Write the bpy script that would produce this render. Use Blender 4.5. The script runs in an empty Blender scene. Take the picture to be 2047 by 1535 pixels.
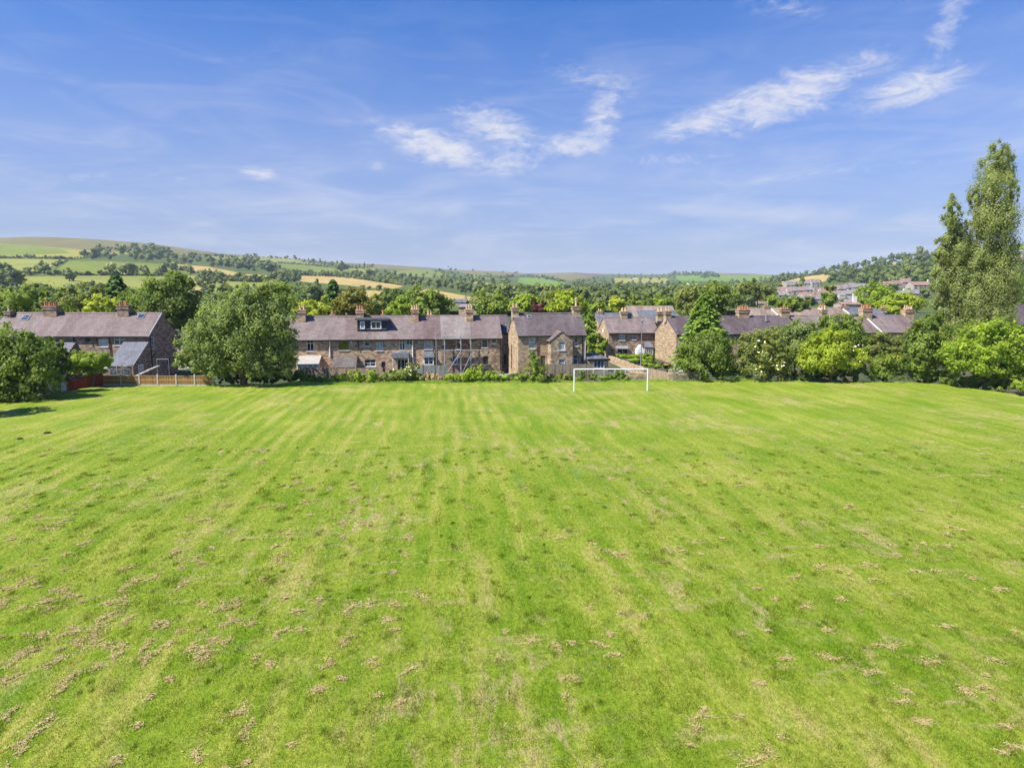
# tuning
SKY_TINT, SKY_STR, EXPOSURE, HAZE = (0.15, 0.495, 0.95), 0.093, 0.97, 0.00011
CLOUD_COL, HORIZON_COL, HORIZON_PALE = (4.5, 4.5, 4.9), (2.9, 2.85, 3.35), 0.86
G_LUSH, G_PALE, G_DRY, G_BLUE, G_THATCH = (0.132, 0.220, 0.008), (0.270, 0.308, 0.036), (0.38, 0.325, 0.105), (0.19, 0.275, 0.07), (0.42, 0.315, 0.16)
import bpy, math, random
import numpy as np
from mathutils import Vector

scene = bpy.context.scene
COL = scene.collection
rng = np.random.default_rng(7)
R = math.radians

# ------------------------------------------------------------------ camera
CAM_H, FOC, CU, CV = 9.5, 1365.0, 1023.5, 767.5
PITCH = math.atan((CV - 590.0) / FOC)
SP, CP = math.sin(PITCH), math.cos(PITCH)


def ray(u, v):
    a, b = (u - CU) / FOC, (CV - v) / FOC
    return np.array([a, CP + b * SP, -SP + b * CP])


def W(u, v, D):
    d = ray(u, v)
    t = D / d[1]
    return (d[0] * t, D, CAM_H + d[2] * t)


def G(u, v, z=0.0):
    d = ray(u, v)
    t = (z - CAM_H) / d[2]
    return (d[0] * t, d[1] * t, z)


def proj(P):
    """world points (n,3) -> photo pixels (u, v)"""
    P = np.asarray(P, float)
    y = P[..., 1] * CP - (P[..., 2] - CAM_H) * SP
    z = P[..., 1] * SP + (P[..., 2] - CAM_H) * CP
    return CU + FOC * P[..., 0] / y, CV - FOC * z / y


cam = bpy.data.cameras.new("camera")
cam.sensor_width, cam.lens = 36.0, 36.0 * FOC / 2047.0
cam.clip_start, cam.clip_end = 0.1, 12000
camo = bpy.data.objects.new("camera", cam)
camo.location = (0, 0, CAM_H)
camo.rotation_euler = (R(90) - PITCH, 0, 0)
COL.objects.link(camo)
scene.camera = camo


# ------------------------------------------------------------------ objects
def tag(o, label=None, cat=None, group=None, kind=None):
    if label: o["label"] = label
    if cat: o["category"] = cat
    if group: o["group"] = group
    if kind: o["kind"] = kind
    return o


def thing(name, loc, label, cat, group=None, rz=0.0):
    o = bpy.data.objects.new(name, None)
    o.empty_display_size = 0.3
    o.location = loc
    o.rotation_euler = (0, 0, rz)
    COL.objects.link(o)
    return tag(o, label, cat, group)


def link_mesh(name, me, mat, parent=None):
    if mat is not None:
        me.materials.append(mat)
    o = bpy.data.objects.new(name, me)
    COL.objects.link(o)
    if parent is not None:
        o.parent = parent
    return o


def np_mesh(name, V, F, n=4, tone=None, smooth=False, tri=None):
    """mesh from arrays: F (m,n) faces of n corners, TRI extra (k,3) faces"""
    me = bpy.data.meshes.new(name)
    V = np.ascontiguousarray(V, np.float32)
    me.vertices.add(len(V))
    me.vertices.foreach_set("co", V.ravel())
    F = np.asarray(F, np.int32).reshape(-1, n)
    loops = F.ravel()
    starts = np.arange(len(F)) * n
    if tri is not None and len(tri):
        tri = np.asarray(tri, np.int32).reshape(-1, 3)
        starts = np.concatenate([starts, len(loops) + np.arange(len(tri)) * 3])
        loops = np.concatenate([loops, tri.ravel()])
    me.loops.add(len(loops))
    me.loops.foreach_set("vertex_index", loops.astype(np.int32))
    me.polygons.add(len(starts))
    me.polygons.foreach_set("loop_start", starts.astype(np.int32))
    if smooth:
        me.polygons.foreach_set("use_smooth", np.ones(len(starts), bool))
    me.update(calc_edges=True)
    if tone is not None:
        a = me.attributes.new("tone", "FLOAT", "FACE")
        a.data.foreach_set("value", np.ascontiguousarray(tone, np.float32))
    return me


class MB:
    def __init__(s):
        s.v, s.f = [], []

    def add(s, vs, fs):
        k = len(s.v)
        s.v += [tuple(map(float, p)) for p in vs]
        s.f += [tuple(i + k for i in f) for f in fs]
        return s

    def box(s, x0, x1, y0, y1, z0, z1):
        return s.add([(x0, y0, z0), (x1, y0, z0), (x1, y1, z0), (x0, y1, z0), (x0, y0, z1), (x1, y0, z1), (x1, y1, z1), (x0, y1, z1)],
                     [(0, 3, 2, 1), (4, 5, 6, 7), (0, 1, 5, 4), (1, 2, 6, 5), (2, 3, 7, 6), (3, 0, 4, 7)])

    def poly(s, *p):
        return s.add(p, [tuple(range(len(p)))])

    def slab(s, p0, p1, p2, p3, t):
        """quad p0..p3 (counter-clockwise seen from above) extruded by t along minus its normal"""
        P = [Vector(p) for p in (p0, p1, p2, p3)]
        n = (P[1] - P[0]).cross(P[3] - P[0]).normalized() * t
        vs = [tuple(p) for p in P] + [tuple(p - n) for p in P]
        return s.add(vs, [(0, 1, 2, 3), (7, 6, 5, 4), (0, 4, 5, 1), (1, 5, 6, 2), (2, 6, 7, 3), (3, 7, 4, 0)])

    def prism(s, pts, axis, a0, a1):
        """2-D outline PTS extruded along axis 'x' or 'y' from a0 to a1"""
        n = len(pts)
        mk = (lambda p, a: (a, p[0], p[1])) if axis == "x" else (lambda p, a: (p[0], a, p[1]))
        return s.add([mk(p, a0) for p in pts] + [mk(p, a1) for p in pts],
                     [tuple(range(n))[::-1], tuple(range(n, 2 * n))] + [(i, (i + 1) % n, n + (i + 1) % n, n + i) for i in range(n)])

    def tube(s, p, q, r0, r1=None, n=8):
        r1 = r0 if r1 is None else r1
        p, q = Vector(p), Vector(q)
        d = (q - p).normalized()
        a = d.cross(Vector((0, 0, 1)) if abs(d.z) < 0.95 else Vector((1, 0, 0))).normalized()
        b = d.cross(a)
        ring = lambda c, r: [tuple(c + a * (r * math.cos(2 * math.pi * i / n)) + b * (r * math.sin(2 * math.pi * i / n))) for i in range(n)]
        return s.add(ring(p, r0) + ring(q, r1), [tuple(range(n))[::-1], tuple(range(n, 2 * n))] + [(i, (i + 1) % n, n + (i + 1) % n, n + i) for i in range(n)])

    def build(s, name, mat, parent=None, xf=None, smooth=False, bevel=0.0):
        vs = [xf(*p) for p in s.v] if xf else s.v
        me = bpy.data.meshes.new(name)
        me.from_pydata(vs, [], s.f)
        if xf:
            import bmesh
            bm = bmesh.new(); bm.from_mesh(me)
            bmesh.ops.recalc_face_normals(bm, faces=bm.faces)
            bm.to_mesh(me); bm.free()
        if smooth:
            me.polygons.foreach_set("use_smooth", np.ones(len(me.polygons), bool))
        me.update()
        o = link_mesh(name, me, mat, parent)
        if bevel:
            m = o.modifiers.new("bevel", "BEVEL"); m.width = bevel; m.segments = 2; m.limit_method = "ANGLE"
        return o


def copy_tree(o, parent=None):
    c = o.copy()
    COL.objects.link(c)
    c.parent = parent
    for ch in o.children:
        copy_tree(ch, c)
    return c


# ------------------------------------------------------------------ materials
class NT:
    def __init__(s, tree):
        s.t = tree

    def n(s, kind, **kw):
        nd = s.t.nodes.new(kind)
        for k, v in kw.items():
            setattr(nd, k, v)
        return nd

    def put(s, sock, v):
        if hasattr(v, "is_linked") or isinstance(v, bpy.types.NodeSocket):
            s.t.links.new(v, sock)
        elif v is not None:
            if isinstance(v, (tuple, list)) and sock.type == "RGBA" and len(v) == 3:
                v = (*v, 1)
            sock.default_value = v

    def math(s, op, a, b=None, c=None, clamp=False):
        m = s.n("ShaderNodeMath", operation=op, use_clamp=clamp)
        for i, x in enumerate((a, b, c)):
            if x is not None:
                s.put(m.inputs[i], x)
        return m.outputs[0]

    def vmath(s, op, a, b=None):
        m = s.n("ShaderNodeVectorMath", operation=op)
        s.put(m.inputs[0], a)
        if b is not None:
            s.put(m.inputs[1], b)
        return m.outputs["Value" if op in ("DOT_PRODUCT", "LENGTH") else 0]

    def mix(s, f, a, b, blend="MIX"):
        m = s.n("ShaderNodeMix", data_type="RGBA", blend_type=blend)
        s.put(m.inputs[0], f); s.put(m.inputs[6], a); s.put(m.inputs[7], b)
        return m.outputs[2]

    def noise(s, vec, scale, detail=3, rough=0.55, dist=0.0):
        m = s.n("ShaderNodeTexNoise")
        s.put(m.inputs["Vector"], vec)
        m.inputs["Scale"].default_value = scale
        m.inputs["Detail"].default_value = detail
        m.inputs["Roughness"].default_value = rough
        m.inputs["Distortion"].default_value = dist
        return m.outputs["Fac"]

    def ramp(s, f, lo, hi, a=0.0, b=1.0, smooth=True):
        m = s.n("ShaderNodeMapRange", interpolation_type="SMOOTHSTEP" if smooth else "LINEAR")
        s.put(m.inputs[0], f)
        for i, x in enumerate((lo, hi, a, b)):
            s.put(m.inputs[1 + i], x)
        return m.outputs[0]

    def map(s, vec, scale=(1, 1, 1), rot=(0, 0, 0), loc=(0, 0, 0)):
        m = s.n("ShaderNodeMapping")
        s.put(m.inputs[0], vec)
        m.inputs["Scale"].default_value = scale
        m.inputs["Rotation"].default_value = rot
        m.inputs["Location"].default_value = loc
        return m.outputs[0]

    def pos(s):
        return s.n("ShaderNodeNewGeometry").outputs["Position"]

    def bump(s, h, strength, dist):
        b = s.n("ShaderNodeBump")
        s.put(b.inputs["Height"], h)
        b.inputs["Strength"].default_value = strength
        b.inputs["Distance"].default_value = dist
        return b.outputs[0]


def new_mat(name):
    m = bpy.data.materials.new(name)
    m.use_nodes = True
    t = NT(m.node_tree)
    p = m.node_tree.nodes["Principled BSDF"]
    return m, t, p


_plain = {}


def plain(name, col, rough=0.7, var=0.15, scale=3.0, metal=0.0, spec=0.3):
    """a painted / plain surface with a little uneven wear"""
    if name in _plain:
        return _plain[name]
    m, t, p = new_mat(name)
    f = t.noise(t.pos(), scale, 4, 0.6)
    c = t.mix(t.ramp(f, 0.3, 0.7), tuple(x * (1 - var) for x in col), tuple(min(1, x * (1 + var)) for x in col))
    t.put(p.inputs["Base Color"], c)
    p.inputs["Roughness"].default_value = rough
    p.inputs["Metallic"].default_value = metal
    p.inputs["Specular IOR Level"].default_value = spec
    _plain[name] = m
    return m


def stone(name, dark, mid, light, mortar=(0.28, 0.23, 0.18), row=0.2, width=0.42):
    m, t, p = new_mat(name)
    P = t.pos()
    sx = t.n("ShaderNodeSeparateXYZ"); t.put(sx.inputs[0], P)
    cb = t.n("ShaderNodeCombineXYZ")
    t.put(cb.inputs[0], t.math("ADD", sx.outputs[0], t.math("MULTIPLY", sx.outputs[1], 0.9)))
    t.put(cb.inputs[1], sx.outputs[2])
    b = t.n("ShaderNodeTexBrick")
    t.put(b.inputs["Vector"], cb.outputs[0])
    t.put(b.inputs["Color1"], (0, 0, 0)); t.put(b.inputs["Color2"], (1, 1, 1)); t.put(b.inputs["Mortar"], (0.5, 0.5, 0.5))
    b.inputs["Scale"].default_value = 1.0
    b.inputs["Mortar Size"].default_value = 0.012
    b.inputs["Brick Width"].default_value = width
    b.inputs["Row Height"].default_value = row
    bw = t.n("ShaderNodeRGBToBW"); t.put(bw.inputs[0], b.outputs["Color"])
    v = t.math("ADD", t.math("MULTIPLY", bw.outputs[0], 0.55), t.math("MULTIPLY", t.noise(t.map(P, (2.2, 2.2, 4.2)), 1.6, 4, 0.7), 0.6))
    c = t.mix(t.ramp(v, 0.25, 0.58), dark, mid)
    c = t.mix(t.ramp(v, 0.5, 0.9), c, light)
    c = t.mix(t.math("MULTIPLY", b.outputs["Fac"], 0.7), c, mortar)
    big = t.noise(P, 0.35, 4, 0.6)
    c = t.mix(t.ramp(big, 0.44, 0.78, 0, 0.22), c, tuple(x * 0.55 for x in dark))
    t.put(p.inputs["Base Color"], c)
    p.inputs["Roughness"].default_value = 0.9
    p.inputs["Specular IOR Level"].default_value = 0.15
    t.put(p.inputs["Normal"], t.bump(t.math("SUBTRACT", v, b.outputs["Fac"]), 0.7, 0.05))
    return m


def slate(name, a, b_, pale=(0.42, 0.36, 0.36)):
    m, t, p = new_mat(name)
    P = t.pos()
    streak = t.noise(t.map(P, (1.1, 0.12, 0.16)), 1.0, 5, 0.65)
    blot = t.noise(P, 0.6, 4, 0.6)
    sx = t.n("ShaderNodeSeparateXYZ"); t.put(sx.inputs[0], P)
    cb = t.n("ShaderNodeCombineXYZ"); t.put(cb.inputs[0], sx.outputs[0]); t.put(cb.inputs[1], sx.outputs[2])
    br = t.n("ShaderNodeTexBrick")
    t.put(br.inputs["Vector"], cb.outputs[0])
    t.put(br.inputs["Color1"], (0.25, 0.25, 0.25)); t.put(br.inputs["Color2"], (0.8, 0.8, 0.8)); t.put(br.inputs["Mortar"], (0.0, 0.0, 0.0))
    br.inputs["Scale"].default_value = 1.0
    br.inputs["Brick Width"].default_value = 0.4
    br.inputs["Row Height"].default_value = 0.26
    br.inputs["Mortar Size"].default_value = 0.022
    bw = t.n("ShaderNodeRGBToBW"); t.put(bw.inputs[0], br.outputs["Color"])
    c = t.mix(t.ramp(t.math("ADD", t.math("MULTIPLY", streak, 0.6), t.math("MULTIPLY", blot, 0.4)), 0.38, 0.62), a, b_)
    wide = t.noise(t.map(P, (0.33, 0.07, 0.10), loc=(9, 4, 2)), 1.0, 4, 0.6)
    c = t.mix(t.ramp(wide, 0.49, 0.61, 0, 0.7), c, tuple(x * y for x, y in zip(a, (0.70, 0.54, 0.52))))
    c = t.mix(t.ramp(streak, 0.58, 0.78, 0, 0.55), c, pale)
    c = t.mix(0.4, c, t.mix(bw.outputs[0], tuple(x * 0.45 for x in a), tuple(x * 1.5 for x in b_)))
    spots = t.noise(P, 5.0, 3, 0.7)
    c = t.mix(t.ramp(spots, 0.66, 0.76, 0, 0.5), c, (0.40, 0.36, 0.26))
    t.put(p.inputs["Base Color"], c)
    p.inputs["Roughness"].default_value = 0.62
    p.inputs["Specular IOR Level"].default_value = 0.35
    t.put(p.inputs["Normal"], t.bump(bw.outputs[0], 0.35, 0.03))
    return m


def timber(name, a, b_, across=8.0, rough=0.8):
    m, t, p = new_mat(name)
    P = t.pos()
    g = t.noise(t.map(P, (across, across, 0.6)), 1.0, 3, 0.6)
    st = t.noise(P, 1.3, 4, 0.6)
    c = t.mix(t.ramp(g, 0.3, 0.7), a, b_)
    c = t.mix(t.ramp(st, 0.5, 0.8, 0, 0.4), c, tuple(x * 0.5 for x in a))
    t.put(p.inputs["Base Color"], c)
    p.inputs["Roughness"].default_value = rough
    p.inputs["Specular IOR Level"].default_value = 0.2
    return m


def glass(name, col=(0.02, 0.025, 0.03), var=(0.10, 0.11, 0.12)):
    m, t, p = new_mat(name)
    f = t.noise(t.pos(), 2.3, 2, 0.5)
    t.put(p.inputs["Base Color"], t.mix(t.ramp(f, 0.45, 0.62), col, var))
    p.inputs["Roughness"].default_value = 0.08
    p.inputs["Specular IOR Level"].default_value = 0.6
    return m


def leafmat(name, dark, light, trans=0.5):
    m, t, p = new_mat(name)
    at = t.n("ShaderNodeAttribute", attribute_name="tone")
    oi = t.n("ShaderNodeObjectInfo")
    nz = t.noise(t.pos(), 0.55, 3, 0.6)
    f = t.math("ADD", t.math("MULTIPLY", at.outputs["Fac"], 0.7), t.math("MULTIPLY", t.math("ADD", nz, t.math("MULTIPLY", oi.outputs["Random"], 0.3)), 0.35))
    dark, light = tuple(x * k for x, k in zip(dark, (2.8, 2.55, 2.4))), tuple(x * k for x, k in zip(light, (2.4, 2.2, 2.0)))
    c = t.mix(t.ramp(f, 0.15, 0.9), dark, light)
    t.put(p.inputs["Base Color"], c)
    p.inputs["Roughness"].default_value = 0.55
    p.inputs["Specular IOR Level"].default_value = 0.25
    tr = t.n("ShaderNodeBsdfTranslucent")
    t.put(tr.inputs[0], t.mix(0.5, c, (light[0] * 1.2, light[1] * 1.25, light[2] * 0.5)))
    mx = t.n("ShaderNodeMixShader")
    mx.inputs[0].default_value = trans
    t.put(mx.inputs[1], p.outputs[0]); t.put(mx.inputs[2], tr.outputs[0])
    out = m.node_tree.nodes["Material Output"]
    m.node_tree.links.new(mx.outputs[0], out.inputs[0])
    return m


WHITE = plain("white_paint", (0.80, 0.80, 0.79), 0.5, 0.06)
CREAM = plain("cream_paint", (0.62, 0.58, 0.48), 0.6, 0.08)
BLACK = plain("black_plastic", (0.018, 0.018, 0.02), 0.45)
DARKGREY = plain("dark_grey_cladding", (0.035, 0.04, 0.055), 0.55, 0.15)
LEAD = plain("lead_grey", (0.22, 0.23, 0.25), 0.6)
STEEL = plain("galvanised_steel", (0.42, 0.42, 0.42), 0.45, 0.2, 6, 0.4)
CONC = plain("concrete_posts", (0.46, 0.42, 0.35), 0.9, 0.15, 5)
TERRA = plain("terracotta", (0.44, 0.20, 0.105), 0.8, 0.25, 4)
BUFF = plain("buff_clay", (0.55, 0.40, 0.24), 0.8, 0.25, 4)
PALE = plain("pale_render", (0.62, 0.58, 0.52), 0.85, 0.08)
MORTAR = plain("pale_mortar_flashing", (0.55, 0.50, 0.44), 0.9, 0.1)
BRICKRED = stone("red_brick", (0.22, 0.08, 0.05), (0.33, 0.12, 0.07), (0.42, 0.19, 0.11), (0.35, 0.27, 0.2), 0.085, 0.23)
ST_A = stone("brown_gritstone", (0.16, 0.105, 0.078), (0.30, 0.205, 0.15), (0.45, 0.33, 0.24))
ST_B = stone("warm_gritstone", (0.31, 0.18, 0.105), (0.56, 0.37, 0.225), (0.72, 0.53, 0.35))
ST_C = stone("tan_sandstone", (0.31, 0.21, 0.12), (0.45, 0.32, 0.19), (0.58, 0.44, 0.29))
ST_D = stone("rubble_stone", (0.18, 0.125, 0.08), (0.38, 0.28, 0.18), (0.60, 0.48, 0.34), row=0.26, width=0.38)
SL_A = slate("purple_brown_slate", (0.125, 0.085, 0.078), (0.195, 0.145, 0.135), (0.33, 0.285, 0.275))
SL_B = slate("pink_grey_slate", (0.15, 0.115, 0.108), (0.225, 0.175, 0.162))
SL_P = slate("pale_grey_slate", (0.20, 0.168, 0.155), (0.27, 0.23, 0.215))
SL_V = slate("violet_slate", (0.088, 0.067, 0.068), (0.145, 0.115, 0.116), (0.28, 0.25, 0.255))
SL_G = slate("blue_grey_slate", (0.10, 0.105, 0.125), (0.16, 0.165, 0.19), (0.25, 0.25, 0.27))
SL_W = slate("weathered_grey_tiles", (0.105, 0.09, 0.08), (0.17, 0.15, 0.135), (0.25, 0.23, 0.2))
SL_T = slate("stone_tiles", (0.20, 0.15, 0.115), (0.32, 0.25, 0.20))
GLASS = glass("window_glass")
GLASSB = glass("blue_window_glass", (0.03, 0.045, 0.08), (0.12, 0.14, 0.18))
GLASSP = glass("curtained_glass", (0.30, 0.33, 0.36), (0.45, 0.47, 0.5))
GLASSG = glass("painted_tree_reflection_glass", (0.06, 0.07, 0.01), (0.14, 0.15, 0.03))  # the green tree reflection is painted into the pane's base colour
BARK = timber("bark", (0.075, 0.055, 0.04), (0.17, 0.135, 0.10), 9)
WOOD_F = timber("orange_brown_panels", (0.26, 0.135, 0.045), (0.38, 0.21, 0.08), 9)
WOOD_G = timber("weathered_grey_boards", (0.16, 0.13, 0.095), (0.30, 0.25, 0.19), 10)
WOOD_T = timber("tan_boards", (0.27, 0.20, 0.12), (0.42, 0.33, 0.21), 9)
WOOD_R = timber("red_stained_boards", (0.20, 0.035, 0.02), (0.30, 0.06, 0.035), 8)
WOOD_W = timber("white_painted_boards", (0.55, 0.55, 0.56), (0.70, 0.70, 0.70), 9)
WOOD_E = timber("grey_green_boards", (0.17, 0.18, 0.15), (0.27, 0.28, 0.235), 4)
# ------------------------------------------------------------------ light and sky
SUN_EL, SUN_PHI = 52.0, 30.0            # the sun stands to the left, a little behind the camera
sd = Vector((-math.cos(R(SUN_PHI)) * math.cos(R(SUN_EL)), -math.sin(R(SUN_PHI)) * math.cos(R(SUN_EL)), math.sin(R(SUN_EL))))
sun = bpy.data.lights.new("sun", "SUN")
sun.energy, sun.angle, sun.color = 4.35, R(0.53), (1.0, 0.95, 0.86)
suno = bpy.data.objects.new("sun", sun)
suno.rotation_euler = sd.to_track_quat("Z", "Y").to_euler()
suno.location = (-60, -30, 120)
COL.objects.link(suno)

world = bpy.data.worlds.new("World")
scene.world = world
world.use_nodes = True
wt = NT(world.node_tree)
bg = world.node_tree.nodes["Background"]
sky = wt.n("ShaderNodeTexSky", sky_type="NISHITA", sun_disc=False)
sky.sun_elevation, sky.sun_rotation = R(SUN_EL), R(240)
sky.altitude, sky.air_density, sky.dust_density, sky.ozone_density = 120, 1.0, 0.6, 3.0
D3 = wt.n("ShaderNodeTexCoord").outputs["Generated"]
sp = wt.n("ShaderNodeSeparateXYZ"); wt.put(sp.inputs[0], D3)
dx, dy, dz = sp.outputs
zc = wt.math("MAXIMUM", dz, 0.0)
# a saturated summer blue
skyc = wt.mix(1.0, sky.outputs[0], SKY_TINT, "MULTIPLY")
# direction on a flat cloud layer: cirrus lies in perspective
den = wt.math("ADD", zc, 0.07)
pl = wt.n("ShaderNodeCombineXYZ"); wt.put(pl.inputs[0], wt.math("DIVIDE", dx, den)); wt.put(pl.inputs[1], wt.math("DIVIDE", dy, den))
plane = pl.outputs[0]
az = wt.math("ARCTAN2", dx, dy)
el = wt.math("ARCSINE", zc)
ang = wt.n("ShaderNodeCombineXYZ"); wt.put(ang.inputs[0], az); wt.put(ang.inputs[1], el)
# broad thin veil
veil = wt.noise(wt.map(plane, (0.28, 0.75, 1), (0, 0, 0.35)), 1.0, 6, 0.6, 0.6)
veil2 = wt.noise(wt.map(plane, (0.9, 0.35, 1), (0, 0, -0.6)), 1.3, 6, 0.65, 0.4)
fib = wt.noise(wt.map(ang.outputs[0], (5.5, 26, 1), (0, 0, 0.07)), 1.0, 6, 0.62, 0.8)
low = wt.ramp(el, 0.0, 0.42, 1.0, 0.0, smooth=False)
cov = wt.math("ADD", wt.math("MULTIPLY", wt.ramp(veil, 0.42, 0.80), 0.24), wt.math("MULTIPLY", wt.ramp(veil2, 0.45, 0.85), 0.24))
cov = wt.math("MULTIPLY", cov, wt.ramp(el, 0.08, 0.50, 1.0, 0.0))
cov = wt.math("ADD", cov, wt.math("MULTIPLY", wt.math("MULTIPLY", wt.ramp(fib, 0.42, 0.72), low), 0.36))
skyc = wt.mix(wt.math("MULTIPLY", wt.math("POWER", low, 1.3), HORIZON_PALE), skyc, HORIZON_COL)
# single wisps: photo pixel, half width, half height, tilt, strength
wisp_n = wt.noise(wt.map(ang.outputs[0], (16, 42, 1), (0, 0, 0.25)), 1.0, 7, 0.62, 1.6)
wisp_f = wt.noise(wt.map(ang.outputs[0], (38, 70, 1), (0, 0, -0.35)), 1.0, 6, 0.68, 1.2)
wn = wt.math("ADD", wt.math("MULTIPLY", wisp_n, 0.6), wt.math("MULTIPLY", wisp_f, 0.4))
total = None
for (u, v, hw, hh, tilt, k) in [
    (875, 297, 110, 34, -14, 1.05), (990, 255, 100, 36, -16, 0.9), (1155, 290, 75, 22, 4, 1.1), (1205, 235, 36, 62, -12, 0.85),
    (1030, 325, 62, 26, 8, 0.85), (1190, 160, 95, 26, -14, 0.5), (1560, 200, 130, 42, 16, 1.05), (1430, 232, 120, 26, 14, 0.95),
    (1810, 180, 92, 28, 9, 0.95), (1720, 130, 80, 30, 0, 0.5), (520, 349, 38, 13, -6, 0.8), (362, 360, 12, 7, 0, 0.5),
    (1365, 320, 120, 16, -2, 0.5), (1900, 40, 26, 80, -25, 0.55), (1560, 15, 80, 22, -12, 0.45), (1100, 117, 70, 14, -3, 0.35),
    (780, 250, 90, 14, -3, 0.4), (750, 330, 26, 16, 0, 0.4), (1640, 345, 230, 14, 2, 0.4), (200, 350, 130, 12, 9, 0.35)]:
    d = ray(u, v); d /= np.linalg.norm(d)
    a0, e0 = math.atan2(d[0], d[1]), math.asin(d[2])
    w_, h_ = hw / FOC * 1.25, hh / FOC * 1.25
    mp = wt.n("ShaderNodeMapping", vector_type="TEXTURE")
    wt.put(mp.inputs[0], ang.outputs[0])
    mp.inputs["Location"].default_value = (a0, e0, 0)
    mp.inputs["Rotation"].default_value = (0, 0, R(tilt))
    mp.inputs["Scale"].default_value = (w_, h_, 1)
    g = wt.ramp(wt.vmath("LENGTH", mp.outputs[0]), 0.0, 1.35, k, 0.0)
    total = g if total is None else wt.math("MAXIMUM", total, g)
wis = wt.math("MULTIPLY", wt.ramp(wt.math("ADD", wn, wt.math("MULTIPLY", total, 0.34)), 0.53, 0.97), wt.ramp(total, 0.0, 0.5))
cov = wt.math("ADD", cov, wt.math("MULTIPLY", wis, 0.85), clamp=True)
cl = wt.mix(cov, skyc, CLOUD_COL)
wt.put(bg.inputs[0], cl)
bg.inputs[1].default_value = SKY_STR
world.cycles.sampling_method = "MANUAL"
world.cycles.sample_map_resolution = 512
scene.view_settings.view_transform = "Standard"
scene.view_settings.look = "None"
scene.view_settings.exposure = EXPOSURE
scene.view_settings.gamma = 1.0

# ------------------------------------------------------------------ the playing field and the ground behind it
EDGE_PX = [(-260, 842), (-60, 812), (0, 804), (100, 786), (200, 770), (427, 772), (640, 768), (880, 765), (1140, 764), (1400, 762), (1850, 763), (1950, 776), (2047, 789), (2300, 822)]
EDGE = np.array([G(u, v)[:2] for u, v in EDGE_PX])


def edge_y(x):
    return np.interp(x, EDGE[:, 0], EDGE[:, 1])


def near_z(x, y):
    e = edge_y(x)
    t = np.clip((y - e - 0.3) / 2.0, 0, 1)
    base = np.where(y < 110, -1.1, -1.1 + (y - 110) / 190.0 * 4.4)
    rise = np.clip((x - 8) / 6, 0, 1) * np.clip((y - 84) / 18, 0, 1) * np.clip((130 - y) / 20, 0, 1)   # gardens climb a little behind the goal
    und = 0.10 * np.sin(x * 0.11 + 1.0) * np.sin(y * 0.09) + 0.04 * np.sin(x * 0.31 + y * 0.23)
    return (1 - t) * und * np.clip((e - y) / 6, 0, 1) + t * (base + rise * 0.9)


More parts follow.
